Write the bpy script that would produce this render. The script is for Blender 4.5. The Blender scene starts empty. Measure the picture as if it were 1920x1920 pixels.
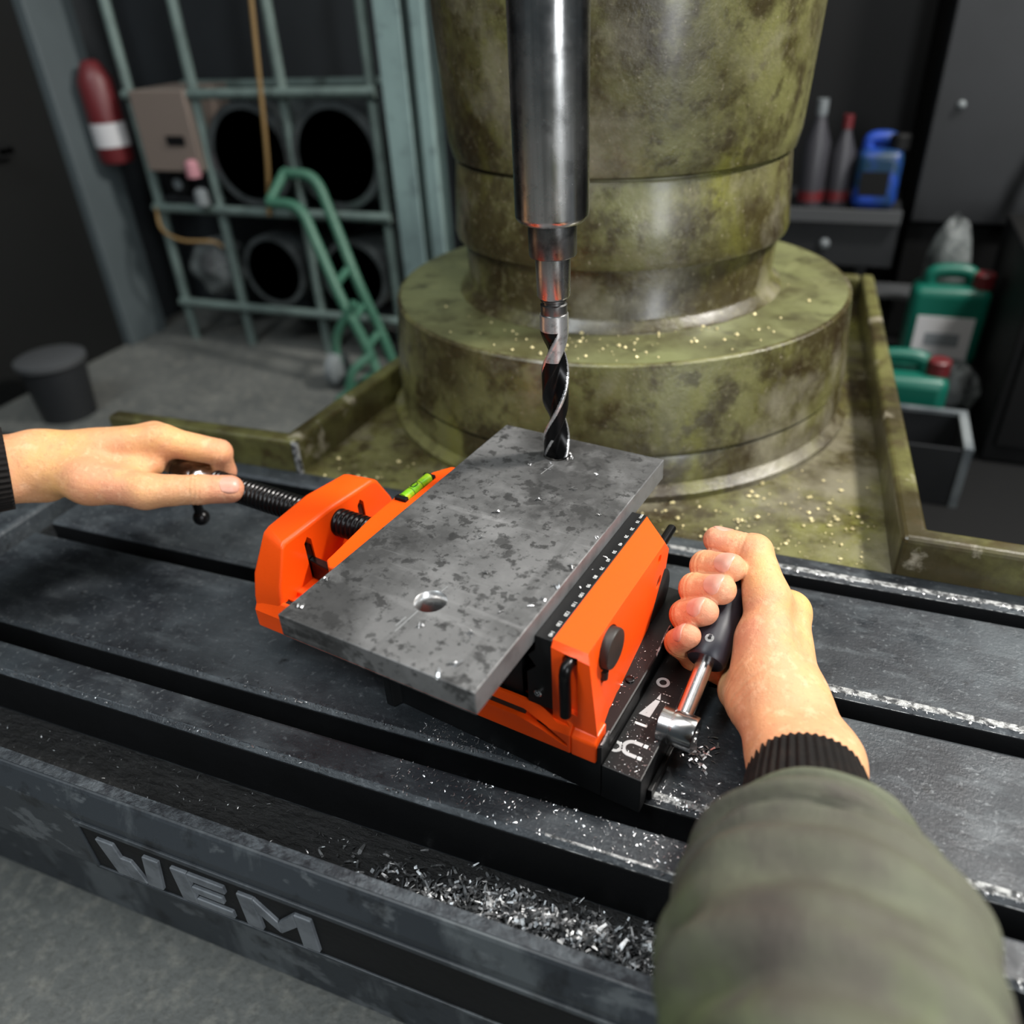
import bpy, bmesh, math, random
import numpy as np
from mathutils import Vector, Matrix

random.seed(7); np.random.seed(7)
SC = bpy.context.scene
COL = SC.collection

# ------------------------------------------------------------------ camera
CAM_LOC = Vector((0.05874, -0.31311, 0.43136))
CAM_R = [Vector((0.9317, 0.3602, -0.0476)), Vector((-0.1605, 0.5255, 0.8355)), Vector((-0.3260, 0.7707, -0.5474))]
cd = bpy.data.cameras.new('camera'); cam = bpy.data.objects.new('camera', cd); COL.objects.link(cam)
_m = Matrix.Identity(3)
for i in range(3):
    _m[i][0] = CAM_R[0][i]; _m[i][1] = CAM_R[1][i]; _m[i][2] = -CAM_R[2][i]
cam.matrix_world = Matrix.Translation(CAM_LOC) @ _m.to_4x4()
cd.sensor_width = 36.0; cd.sensor_fit = 'HORIZONTAL'; cd.lens = 1504.7 / 1920 * 36.0
cd.clip_start = 0.02; cd.clip_end = 30
cd.dof.use_dof = True; cd.dof.focus_distance = 0.555; cd.dof.aperture_fstop = 3.6
SC.camera = cam

# ------------------------------------------------------------------ light
W = bpy.data.worlds.new('world'); SC.world = W; W.use_nodes = True
W.node_tree.nodes['Background'].inputs[0].default_value = (0.55, 0.68, 0.75, 1)
W.node_tree.nodes['Background'].inputs[1].default_value = 0.075
def area(name, loc, target, sx, sy, power, col):
    l = bpy.data.lights.new(name, 'AREA'); l.shape = 'RECTANGLE'; l.size = sx; l.size_y = sy; l.energy = power; l.color = col
    o = bpy.data.objects.new(name, l); COL.objects.link(o); o.location = loc
    o.rotation_euler = (Vector(target) - Vector(loc)).to_track_quat('-Z', 'Y').to_euler(); return o
area('work_lamp', (1.05, 0.92, 1.55), (-0.12, 0.15, 0.08), 0.24, 0.24, 66, (1.0, 0.96, 0.90))
area('streak_light', (1.30, -1.10, 0.72), (-0.12, 0.35, 0.25), 0.40, 1.7, 33, (0.95, 0.98, 1.0))  # tall unseen area light added for bright streaks on spindle and column
area('overhead_area_light', (0.10, 0.05, 2.2), (-0.1, 0.2, 0.0), 1.4, 0.3, 22, (1.0, 0.97, 0.93))  # unseen soft area light added overhead
area('overhead_area_light', (-0.9, -0.95, 2.1), (-0.7, -0.1, -0.3), 0.3, 1.2, 30, (0.9, 0.97, 1.0))  # unseen light added to brighten the floor at front left
VS = SC.view_settings
VS.view_transform = 'Standard'; VS.look = 'None'; VS.gamma = 1.0; VS.use_curve_mapping = False; VS.exposure = 0.0

# ------------------------------------------------------------------ helpers
def lin(c):
    out = []
    for v in c[:3]:
        v = v / 255.0
        out.append(v / 12.92 if v <= 0.04045 else ((v + 0.055) / 1.055) ** 2.4)
    return (out[0], out[1], out[2], 1.0)

def mat(name, col, rough=0.5, metal=0.0, layers=(), bump=(), rvar=0.0, coat=0.0, sss=0.0, spec=0.5, emit=None, alpha=None, trans=0.0, attr=None):
    """col and layer colours are sRGB 0-255; layers: (scale, lo, hi, colour, amount, stretch)"""
    m = bpy.data.materials.new(name); m.use_nodes = True
    nt = m.node_tree; b = nt.nodes['Principled BSDF']; L = nt.links.new
    tc = nt.nodes.new('ShaderNodeTexCoord')
    b.inputs['Roughness'].default_value = rough; b.inputs['Metallic'].default_value = metal
    b.inputs['Specular IOR Level'].default_value = spec
    b.inputs['Coat Weight'].default_value = coat; b.inputs['Coat Roughness'].default_value = 0.2
    if sss:
        b.inputs['Subsurface Weight'].default_value = sss; b.inputs['Subsurface Radius'].default_value = (1.0, 0.35, 0.2)
        b.inputs['Subsurface Scale'].default_value = 0.004
    if trans:
        b.inputs['Transmission Weight'].default_value = trans
    b.inputs['Base Color'].default_value = lin(col)
    def noise(scale, stretch=(1, 1, 1), detail=6, seed=0.0):
        mp = nt.nodes.new('ShaderNodeMapping'); mp.inputs['Scale'].default_value = stretch
        mp.inputs['Location'].default_value = (seed, seed * 1.7, -seed)
        L(tc.outputs['Object'], mp.inputs['Vector'])
        n = nt.nodes.new('ShaderNodeTexNoise'); n.inputs['Scale'].default_value = scale; n.inputs['Detail'].default_value = detail
        n.inputs['Roughness'].default_value = 0.62
        L(mp.outputs[0], n.inputs['Vector']); return n
    cur = None
    rgb = nt.nodes.new('ShaderNodeRGB'); rgb.outputs[0].default_value = lin(col); cur = rgb.outputs[0]
    if attr:
        at = nt.nodes.new('ShaderNodeAttribute'); at.attribute_name = attr[0]
        mx = nt.nodes.new('ShaderNodeMix'); mx.data_type = 'RGBA'
        L(at.outputs['Fac'], mx.inputs[0]); L(cur, mx.inputs[6]); mx.inputs[7].default_value = lin(attr[1]); cur = mx.outputs[2]
    for i, ly in enumerate(layers):
        sc, lo, hi, c, amt = ly[:5]; st = ly[5] if len(ly) > 5 else (1, 1, 1)
        n = noise(sc, st, 8, 3.1 * i + 0.37)
        mr = nt.nodes.new('ShaderNodeMapRange'); mr.inputs[1].default_value = lo; mr.inputs[2].default_value = hi
        mr.inputs[3].default_value = 0; mr.inputs[4].default_value = amt
        L(n.outputs[0], mr.inputs[0])
        mx = nt.nodes.new('ShaderNodeMix'); mx.data_type = 'RGBA'
        L(mr.outputs[0], mx.inputs[0]); L(cur, mx.inputs[6]); mx.inputs[7].default_value = lin(c); cur = mx.outputs[2]
    L(cur, b.inputs['Base Color'])
    if rvar:
        n = noise(35, (1, 1, 1), 5, 9.3); mr = nt.nodes.new('ShaderNodeMapRange')
        mr.inputs[1].default_value = 0.3; mr.inputs[2].default_value = 0.7
        mr.inputs[3].default_value = max(0.02, rough - rvar); mr.inputs[4].default_value = min(1, rough + rvar)
        L(n.outputs[0], mr.inputs[0]); L(mr.outputs[0], b.inputs['Roughness'])
    prev = None
    for k, bp in enumerate(bump):
        sc, st, dist = bp[:3]; stre = bp[3] if len(bp) > 3 else (1, 1, 1)
        n = noise(sc, stre, 8, 5.5 + k); bn = nt.nodes.new('ShaderNodeBump')
        bn.inputs['Strength'].default_value = st; bn.inputs['Distance'].default_value = dist
        L(n.outputs[0], bn.inputs['Height'])
        if prev: L(prev, bn.inputs['Normal'])
        prev = bn.outputs[0]
    if prev: L(prev, b.inputs['Normal'])
    if emit:
        b.inputs['Emission Color'].default_value = lin(emit[0]); b.inputs['Emission Strength'].default_value = emit[1]
    return m

ORG = {}          # thing name -> origin used for its meshes
VYAW = -0.15378
CV, SV = math.cos(VYAW), math.sin(VYAW)
def tow(x, y, z):   # vise millimetres -> world metres
    return Vector(((CV * x - SV * y) * .001, (SV * x + CV * y) * .001, z * .001))

def tag(o, label=None, cat=None, group=None, kind=None):
    if label: o['label'] = label
    if cat: o['category'] = cat
    if group: o['group'] = group
    if kind: o['kind'] = kind
    return o
def thing(name, org, label, cat, group=None, rotz=0.0, mesh_org=None, kind=None):
    o = bpy.data.objects.new(name, None); COL.objects.link(o); o.location = org; o.rotation_euler = (0, 0, rotz)
    o.empty_display_size = 0.02
    ORG[o.name] = Vector(mesh_org) if mesh_org is not None else Vector(org)
    return tag(o, label, cat, group, kind)

class MB:
    def __init__(s, scale=1.0): s.v = []; s.f = []; s.mi = []; s.cm = 0; s.k = scale
    def add(s, vs, fs):
        o = len(s.v); s.v += [(p[0] * s.k, p[1] * s.k, p[2] * s.k) for p in vs]
        s.f += [tuple(i + o for i in f) for f in fs]; s.mi += [s.cm] * len(fs); return s
    def box(s, x0, x1, y0, y1, z0, z1):
        return s.add([(x0, y0, z0), (x1, y0, z0), (x1, y1, z0), (x0, y1, z0), (x0, y0, z1), (x1, y0, z1), (x1, y1, z1), (x0, y1, z1)],
                     [(0, 3, 2, 1), (4, 5, 6, 7), (0, 1, 5, 4), (1, 2, 6, 5), (2, 3, 7, 6), (3, 0, 4, 7)])
    def prism(s, poly, a, b, axis):
        """poly: 2D list in the two other axes (x: (y,z), y: (x,z), z: (x,y)); extruded a..b"""
        def P(p, t): return (t, p[0], p[1]) if axis == 'x' else ((p[0], t, p[1]) if axis == 'y' else (p[0], p[1], t))
        n = len(poly)
        return s.add([P(p, a) for p in poly] + [P(p, b) for p in poly],
                     [tuple(range(n)), tuple(range(2 * n - 1, n - 1, -1))] + [(i, n + i, n + (i + 1) % n, (i + 1) % n) for i in range(n)])
    def grid(s, rows, closed=True, cap=True):
        n = len(rows[0]); m = len(rows); vs = [p for r in rows for p in r]; fs = []
        for j in range(m - 1):
            for i in range(n if closed else n - 1):
                fs.append((j * n + i, j * n + (i + 1) % n, (j + 1) * n + (i + 1) % n, (j + 1) * n + i))
        if cap and closed: fs += [tuple(range(n - 1, -1, -1)), tuple((m - 1) * n + i for i in range(n))]
        return s.add(vs, fs)
    def lathe(s, prof, c=(0, 0, 0), axis='z', seg=64):
        rows = []
        for r, h in prof:
            row = []
            for i in range(seg):
                t = 2 * math.pi * i / seg; a, b = r * math.cos(t), r * math.sin(t)
                row.append((c[0] + a, c[1] + b, c[2] + h) if axis == 'z' else ((c[0] + h, c[1] + a, c[2] + b) if axis == 'x' else (c[0] + a, c[1] + h, c[2] + b)))
            rows.append(row)
        return s.grid(rows)
    def tube(s, path, rad, seg=12, cap=True, prof=None):
        path = [Vector(p) for p in path]; n = len(path)
        if not hasattr(rad, '__len__'): rad = [rad] * n
        rows = []; up = None
        for i in range(n):
            d = (path[min(i + 1, n - 1)] - path[max(i - 1, 0)]).normalized()
            if up is None:
                up = Vector((0, 0, 1)) if abs(d.z) < .9 else Vector((0, 1, 0))
            a = d.cross(up).normalized(); b = a.cross(d).normalized(); up = b
            row = []
            for k in range(seg):
                t = 2 * math.pi * k / seg; rr = rad[i] * (prof(t, i) if prof else 1)
                row.append(tuple(path[i] + a * (rr * math.cos(t)) + b * (rr * math.sin(t))))
            rows.append(row)
        return s.grid(rows, True, cap)
    def sphere(s, c, r, seg=20, rings=12):
        rr = r if hasattr(r, '__len__') else (r, r, r)
        rows = []
        for j in range(rings + 1):
            ph = math.pi * (j + .02) / (rings + .04) ; z = -math.cos(ph); q = math.sin(ph)
            rows.append([(c[0] + rr[0] * q * math.cos(2 * math.pi * i / seg), c[1] + rr[1] * q * math.sin(2 * math.pi * i / seg), c[2] + rr[2] * z) for i in range(seg)])
        return s.grid(rows)
    def mesh(s, name, org=Vector((0, 0, 0))):
        me = bpy.data.meshes.new(name)
        me.from_pydata([(p[0] - org[0], p[1] - org[1], p[2] - org[2]) for p in s.v], [], s.f)
        me.polygons.foreach_set('material_index', s.mi)
        bm = bmesh.new(); bm.from_mesh(me); bmesh.ops.recalc_face_normals(bm, faces=bm.faces); bm.to_mesh(me); bm.free()
        me.update(); return me

def bevel(o, w, seg=2, ang=35):
    md = o.modifiers.new('bevel', 'BEVEL'); md.width = w; md.segments = seg; md.limit_method = 'ANGLE'; md.angle_limit = math.radians(ang)
    md.harden_normals = False
def smooth(o, ang=40):
    me = o.data
    for p in me.polygons: p.use_smooth = True
    try: me.set_sharp_from_angle(angle=math.radians(ang))
    except Exception: pass
def part(mb, name, m, parent, bev=0.0, sm=None, seg=2, kind=None, label=None):
    top = parent
    while top.parent: top = top.parent
    me = mb.mesh(name, ORG[top.name]); o = bpy.data.objects.new(name, me); COL.objects.link(o); o.parent = parent
    for q in (m if isinstance(m, (list, tuple)) else [m]): me.materials.append(q)
    if sm: smooth(o, sm)
    if bev: bevel(o, bev, seg)
    if kind: o['kind'] = kind
    if label: o['label'] = label
    return o
def single(mb, name, m, org, label, cat, group=None, bev=0.0, sm=None, kind=None, seg=2):
    me = mb.mesh(name, Vector(org)); o = bpy.data.objects.new(name, me); COL.objects.link(o); o.location = org
    for q in (m if isinstance(m, (list, tuple)) else [m]): me.materials.append(q)
    if sm: smooth(o, sm)
    if bev: bevel(o, bev, seg)
    ORG[o.name] = Vector(org)
    return tag(o, label, cat, group, kind)
def tri(o):
    bm = bmesh.new(); bm.from_mesh(o.data); bmesh.ops.triangulate(bm, faces=bm.faces); bm.to_mesh(o.data); bm.free()
def cut(o, mb):
    if isinstance(mb, (list, tuple)):
        for q in mb: cut(o, q)
        return o
    """subtract the closed shapes of mb (same frame as o's source coordinates) from o"""
    top = o
    while top.parent: top = top.parent
    me = mb.mesh('cutter', ORG[top.name]); c = bpy.data.objects.new('cutter', me); COL.objects.link(c)
    c.parent = o.parent; c.location = o.location if not o.parent else (0, 0, 0)
    md = o.modifiers.new('cut', 'BOOLEAN'); md.operation = 'DIFFERENCE'; md.object = c; md.solver = 'EXACT'
    bpy.context.view_layer.update(); dg = bpy.context.evaluated_depsgraph_get()
    nm = bpy.data.meshes.new_from_object(o.evaluated_get(dg), preserve_all_data_layers=False, depsgraph=dg)
    if len(nm.polygons) < 6: o.modifiers.remove(md); bpy.data.objects.remove(c); print('CUT FAILED', o.name); return o
    o.modifiers.clear(); old = o.data; nm.name = old.name; o.data = nm
    bpy.data.objects.remove(c); bpy.data.meshes.remove(me)
    return o
def text_mesh(s, size, ext, bold=0.0):
    cu = bpy.data.curves.new('t', 'FONT'); cu.body = s; cu.size = size; cu.extrude = ext; cu.align_x = 'CENTER'; cu.align_y = 'CENTER'; cu.offset = bold; cu.resolution_u = 3
    o = bpy.data.objects.new('t', cu); COL.objects.link(o); bpy.context.view_layer.update()
    dg = bpy.context.evaluated_depsgraph_get(); me = bpy.data.meshes.new_from_object(o.evaluated_get(dg)); bpy.data.objects.remove(o); return me
def bez(pts, n=8):
    """Catmull-Rom through points"""
    P = [Vector(p) for p in pts]; P = [P[0] * 2 - P[1]] + P + [P[-1] * 2 - P[-2]]; out = []
    for i in range(1, len(P) - 2):
        for k in range(n):
            t = k / n
            out.append(.5 * ((2 * P[i]) + (-P[i - 1] + P[i + 1]) * t + (2 * P[i - 1] - 5 * P[i] + 4 * P[i + 1] - P[i + 2]) * t * t + (-P[i - 1] + 3 * P[i] - 3 * P[i + 1] + P[i + 2]) * t ** 3))
    out.append(P[-2]); return out

# ------------------------------------------------------------------ materials
M = {}
M['floor'] = mat('concrete_floor', (104, 106, 103), .6, layers=[(3, .35, .65, (62, 66, 66), .8), (70, .5, .7, (150, 148, 138), .45), (160, .5, .7, (66, 66, 62), .5)], bump=[(180, .5, .003)])
M['wall'] = mat('dark_wall', (34, 39, 43), .7, layers=[(2, .3, .7, (20, 23, 26), .7)])
M['wallgrey'] = mat('grey_door_frame', (76, 85, 88), .6, layers=[(4, .3, .7, (58, 66, 68), .6)])
M['blackdoor'] = mat('black_door', (11, 13, 13), .6, layers=[(2, .3, .7, (7, 8, 8), .6)], spec=.3)
M['bed'] = mat('black_cast_iron', (56, 62, 67), .46, .25, layers=[(6, .40, .60, (27, 30, 35), .9), (3.1, .5, .68, (86, 93, 97), .6), (24, .5, .68, (34, 37, 42), .7), (90, .52, .66, (80, 86, 90), .5, (.3, 1, 1)), (230, .58, .70, (118, 123, 126), .5), (70, .62, .72, (13, 14, 17), .85)], bump=[(420, .45, .0009), (60, .2, .0015)], rvar=.16)
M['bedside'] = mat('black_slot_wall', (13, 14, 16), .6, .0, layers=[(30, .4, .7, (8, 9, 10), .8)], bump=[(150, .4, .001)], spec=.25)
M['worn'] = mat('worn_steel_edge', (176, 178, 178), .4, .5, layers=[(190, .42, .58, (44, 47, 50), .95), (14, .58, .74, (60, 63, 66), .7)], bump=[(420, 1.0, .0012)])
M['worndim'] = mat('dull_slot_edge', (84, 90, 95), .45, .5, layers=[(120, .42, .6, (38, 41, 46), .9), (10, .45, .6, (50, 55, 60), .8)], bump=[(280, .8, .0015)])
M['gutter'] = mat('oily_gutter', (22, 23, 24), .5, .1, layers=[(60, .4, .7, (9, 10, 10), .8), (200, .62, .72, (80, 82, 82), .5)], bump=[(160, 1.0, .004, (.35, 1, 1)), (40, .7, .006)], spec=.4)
M['front'] = mat('scuffed_black_paint', (46, 51, 56), .5, .1, layers=[(9, .53, .59, (92, 98, 101), .6, (1, 1, .3)), (34, .58, .63, (104, 109, 112), .5, (.5, 1, 1)), (40, .55, .7, (20, 22, 25), .8)], bump=[(90, .4, .0012)])
M['letter'] = mat('grey_raised_letter', (104, 109, 114), .5, .2, layers=[(60, .4, .65, (60, 64, 70), .7)])
M['green'] = mat('olive_green_paint', (108, 107, 66), .36, .0, layers=[(4.5, .40, .56, (54, 46, 24), .92), (8, .52, .64, (118, 118, 44), .5, (1, 1, .4)), (16, .50, .62, (44, 34, 17), .85), (50, .53, .64, (50, 42, 22), .7), (120, .54, .66, (120, 115, 84), .35), (6, .53, .64, (128, 123, 104), .75), (240, .64, .72, (190, 178, 156), .45)], bump=[(50, .45, .002), (300, .6, .0008)], rvar=.16, coat=.35)
M['greenflat'] = mat('olive_green_top', (108, 111, 74), .5, .0, layers=[(5, .42, .60, (62, 58, 32), .85), (34, .52, .68, (42, 37, 18), .65), (14, .56, .7, (132, 134, 92), .5)], bump=[(150, .3, .0008)], rvar=.1)
M['greenrim'] = mat('olive_green_rim', (98, 97, 56), .36, layers=[(7, .42, .58, (44, 36, 18), .9), (50, .5, .66, (62, 52, 30), .75), (22, .6, .68, (165, 158, 140), .6)], bump=[(90, .4, .0014)], rvar=.1, coat=.2)
M['orange'] = mat('orange_powder_coat', (250, 82, 8), .38, layers=[(12, .62, .8, (228, 66, 6), .5)], bump=[(420, .25, .0006)], spec=.45)
M['black'] = mat('black_painted_steel', (15, 16, 17), .45, .0, layers=[(40, .5, .8, (26, 27, 29), .6)], bump=[(300, .1, .0004)], spec=.3)
M['blackox'] = mat('black_oxide_steel', (22, 22, 23), .28, .6, bump=[(200, .1, .0004)])
M['rubber'] = mat('dark_rubber', (38, 34, 31), .5, bump=[(300, .15, .0004)])
M['white'] = mat('white_print', (205, 206, 205), .6, layers=[(300, .55, .7, (130, 130, 130), .5)])
M['greyprint'] = mat('grey_print', (172, 173, 174), .6)
M['chrome'] = mat('polished_steel', (205, 205, 205), .22, 1.0, layers=[(90, .5, .8, (150, 150, 150), .5)], rvar=.06)
M['spindle'] = mat('turned_steel', (200, 200, 200), .26, 1.0, layers=[(30, .42, .60, (104, 104, 104), .85, (1, 1, .03)), (60, .52, .7, (70, 70, 70), .6), (180, .60, .72, (235, 235, 235), .5)], bump=[(140, .2, .0006, (1, 1, .06))], rvar=.09)
M['spindledark'] = mat('darkened_steel', (130, 130, 130), .34, 1.0, layers=[(50, .42, .62, (58, 58, 58), .8)], bump=[(140, .15, .0005)], rvar=.1)
M['drillblack'] = mat('black_drill_flute', (20, 20, 21), .3, .7, bump=[(260, .1, .0004)])
M['drillsteel'] = mat('ground_drill_steel', (215, 215, 215), .32, .9, layers=[(200, .5, .7, (120, 120, 120), .6)])
M['plate'] = mat('hot_rolled_steel', (112, 112, 112), .5, .35, layers=[(7, .42, .58, (62, 62, 62), .9), (22, .50, .66, (134, 134, 134), .6), (36, .58, .62, (54, 54, 54), .75), (75, .56, .60, (46, 46, 46), .75), (150, .57, .62, (56, 56, 56), .65), (30, .56, .70, (62, 62, 62), .65, (1, .1, 1)), (60, .60, .72, (150, 150, 150), .4, (.1, 1, 1))], bump=[(130, .35, .0008), (420, .3, .0004)], rvar=.12)
M['plateside'] = mat('pale_side_steel', (122, 123, 124), .45, .45, layers=[(60, .45, .7, (88, 88, 88), .7)], bump=[(260, .3, .0005)])  # paler steel for the plate's right side face only
M['bright'] = mat('bright_bare_steel', (225, 226, 228), .3, .8)
M['chip'] = mat('steel_chip', (205, 206, 208), .3, .85)
M['chipdark'] = mat('oily_steel_chip', (84, 86, 88), .35, .7, layers=[(60, .5, .62, (170, 172, 174), .8)])
M['chipgold'] = mat('dusty_metal_chip', (214, 200, 150), .5, .2)
M['vial'] = mat('spirit_level_fluid', (186, 205, 40), .2, layers=[(60, .4, .62, (110, 190, 30), .9), (45, .5, .65, (235, 190, 40), .8)], coat=.6)
M['vialline'] = mat('vial_bubble_line', (28, 60, 14), .3)
M['grip'] = mat('blue_black_grip', (30, 30, 38), .4, spec=.4)
M['skin'] = mat('skin', (210, 156, 112), .52, attr=('tint', (206, 138, 110)), layers=[(30, .38, .66, (204, 142, 106), .65), (120, .52, .68, (234, 186, 148), .5), (9, .48, .66, (228, 174, 104), .75), (300, .56, .68, (190, 126, 94), .5)], bump=[(300, .5, .0013), (1000, .5, .0006)], sss=.05, spec=.35)
M['nail'] = mat('fingernail', (198, 142, 122), .4, layers=[(90, .4, .7, (212, 164, 146), .6)], spec=.5)
M['knit'] = mat('black_rib_knit', (22, 20, 19), .9, layers=[(60, .5, .7, (40, 34, 30), .6), (14, .55, .75, (70, 52, 40), .45)], bump=[(500, .5, .001)], spec=.2)
M['sleeve'] = mat('olive_work_jacket', (92, 95, 78), .7, layers=[(8, .42, .60, (70, 64, 60), .9), (5, .50, .66, (98, 116, 62), .7), (16, .55, .7, (112, 112, 96), .5)], bump=[(500, .5, .0012, (1, .25, 1)), (60, .3, .003)], spec=.3)
M['rackpaint'] = mat('pale_green_tube', (96, 112, 108), .5, layers=[(20, .45, .7, (62, 72, 71), .6)])
M['truckgreen'] = mat('green_hand_truck_paint', (52, 96, 78), .5, layers=[(14, .5, .7, (86, 122, 104), .6)])
M['pipe'] = mat('galvanised_pipe', (120, 128, 130), .35, .8, layers=[(16, .4, .65, (60, 64, 66), .7)])
M['dark'] = mat('matt_black', (10, 11, 12), .6, spec=.25)
M['darkgrey'] = mat('dark_grey_paint', (29, 31, 34), .5, layers=[(5, .4, .7, (18, 20, 22), .7)])
M['mint'] = mat('mint_grey_post', (142, 166, 164), .5, layers=[(6, .4, .62, (96, 112, 114), .8, (1, 1, .3)), (30, .55, .7, (70, 80, 84), .5)])
M['greypost'] = mat('weathered_grey_post', (112, 118, 120), .55, layers=[(8, .42, .6, (64, 70, 76), .8)])
M['card'] = mat('cardboard', (112, 100, 92), .8)
M['red'] = mat('red_paint', (86, 24, 28), .45)
M['can'] = mat('green_plastic_can', (8, 84, 70), .4, spec=.4)
M['canlabel'] = mat('white_paper_label', (176, 176, 178), .6)
M['labelgrey'] = mat('grey_label_print', (110, 116, 120), .6)
M['blue'] = mat('blue_plastic', (24, 60, 150), .45, layers=[(12, .42, .56, (8, 44, 50), .9)])
M['bottlegrey'] = mat('grey_plastic_bottle', (50, 50, 55), .45)
M['bag'] = mat('crumpled_clear_film', (104, 110, 110), .25, spec=.6, bump=[(50, .8, .01)], layers=[(14, .45, .62, (40, 43, 45), .85)])
M['beige'] = mat('beige_wood_bar', (150, 146, 118), .6)
M['shelfgrey'] = mat('grey_shelf_edge', (66, 68, 70), .5)
M['cord'] = mat('ochre_cable', (120, 96, 58), .6)
M['pink'] = mat('pink_plastic', (170, 120, 128), .5)
# ------------------------------------------------------------------ the room
FZ = -0.30
single(MB().box(-2.6, 2.4, -1.6, 2.6, FZ - .05, FZ), 'floor', M['floor'], (0, 0, FZ - .05), 'grey concrete workshop floor with dark stains', 'floor', kind='structure')
single(MB().box(-1.75, -0.2, 1.50, 1.56, FZ, 2.4), 'wall_back', M['wall'], (-1, 1.53, FZ), 'dark grey wall behind the pipe rack', 'wall', kind='structure')
single(MB().box(-0.2, 2.2, 1.86, 1.92, FZ, 2.4), 'wall_right', M['dark'], (1, 1.89, FZ), 'black wall behind the shelf with bottles', 'wall', kind='structure')
single(MB().box(-1.75, -1.66, -1.2, 1.56, FZ, 2.4), 'wall_left', M['wall'], (-1.7, 0, FZ), 'dark wall on the left holding the black door', 'wall', kind='structure')
dr = thing('door_1', (-1.64, .7, FZ), 'tall black door in the left wall', 'door', kind='structure')
part(MB().box(-1.66, -1.625, .18, 1.16, FZ, 1.75), 'door_leaf', M['blackdoor'], dr, .004)
part(MB().box(-1.625, -1.60, .98, 1.02, .18, .205).box(-1.61, -1.60, .90, 1.02, .185, .2), 'door_handle', M['dark'], dr, .002)
single(MB().box(-1.66, -1.60, 1.16, 1.29, FZ, 2.4), 'trim_1', M['wallgrey'], (-1.63, 1.22, FZ), 'wide grey upright frame beside the black door', 'door frame', kind='structure', bev=.004)

# ------------------------------------------------------------------ machine bed with T-slots
X0, X1 = -0.64, 0.80
bed = thing('machine_bed', (-.1, .1, FZ), 'black cast iron machine bed with long T-slots under the vise', 'machine bed')
prof = [(-.098, -.010), (-.1055, -.028), (-.1055, -.092), (-.094, -.110), (-.05, -.125), (-.05, FZ), (.31, FZ), (.31, -.034), (-.037, -.034), (-.037, -.050), (-.088, -.050), (-.088, -.010)]
part(MB().prism(prof, -.70, X1, 'x'), 'bed_body', M['front'], bed, .0025)
for y0, y1 in ((-.037, -.0105), (.010, .121), (.141, .257), (.277, .3)):
    land = part(MB().prism([(y0, -.034), (y1, -.034), (y1, -.0004), (y1 - .0015, 0), (y0 + .003, 0), (y0, -.0022)], X0, X1, 'x'), 'bed_land', M['bed'], bed)
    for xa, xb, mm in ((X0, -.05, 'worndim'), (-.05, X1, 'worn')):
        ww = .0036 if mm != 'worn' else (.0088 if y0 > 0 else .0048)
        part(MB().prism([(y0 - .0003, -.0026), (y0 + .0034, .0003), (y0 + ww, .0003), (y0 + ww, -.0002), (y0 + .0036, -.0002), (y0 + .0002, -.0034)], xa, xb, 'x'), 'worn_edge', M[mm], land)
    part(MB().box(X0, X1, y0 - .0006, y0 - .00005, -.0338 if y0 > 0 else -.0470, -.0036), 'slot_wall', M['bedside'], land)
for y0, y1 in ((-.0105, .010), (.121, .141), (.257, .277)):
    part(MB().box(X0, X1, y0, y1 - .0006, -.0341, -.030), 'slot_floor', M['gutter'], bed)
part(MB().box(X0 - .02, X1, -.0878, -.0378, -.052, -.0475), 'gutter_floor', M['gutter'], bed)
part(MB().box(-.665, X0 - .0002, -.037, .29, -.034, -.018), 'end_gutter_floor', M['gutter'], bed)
part(MB().box(-.70, -.665, -.098, .30, -.034, .006), 'end_rim', M['bed'], bed, .004)
# name panel with raised letters on the front face
part(MB().box(-.372, .02, -.1075, -.1050, -.040, -.0355), 'panel_border', M['front'], bed, .0008)
part(MB().box(-.372, -.3685, -.1075, -.1050, -.088, -.040), 'panel_border', M['front'], bed, .0008)
part(MB().box(-.372, .02, -.1075, -.1050, -.0905, -.0875), 'panel_border', M['front'], bed, .0008)
pface = part(MB().box(-.3684, .02, -.1060, -.1050, -.0874, -.0401), 'panel_face', M['bedside'], bed)
part(MB().box(-.70, X1, -.0962, -.0885, -.0101, -.0096), 'worn_lip', M['worndim'], bed)
H = .036
def letter(polys, x):
    mb = MB()
    for p in polys: mb.prism([(x + a * .046, -.0835 + b * H) for a, b in p], -.1085, -.1052, 'y')
    part(mb, 'raised_letter', M['letter'], pface, .0008)
letter([[(0, 1), (.34, 1), (.46, 0), (.16, 0)], [(.46, 0), (.34, .62), (.58, .62), (.74, 0)], [(.9, 1), (1.2, 1), (1.04, 0), (.74, 0)]], -.355)
letter([[(0, 1), (.3, 1), (.3, 0), (0, 0)], [(.3, 1), (.95, 1), (.95, .78), (.3, .78)], [(.3, .6), (.85, .6), (.85, .4), (.3, .4)], [(.3, .22), (.95, .22), (.95, 0), (.3, 0)]], -.290)
letter([[(0, 1), (.28, 1), (.28, 0), (0, 0)], [(.95, 1), (1.23, 1), (1.23, 0), (.95, 0)], [(.28, 1), (.28, .6), (.615, .15), (.615, .5)], [(.95, 1), (.95, .6), (.615, .15), (.615, .5)]], -.236)

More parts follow.
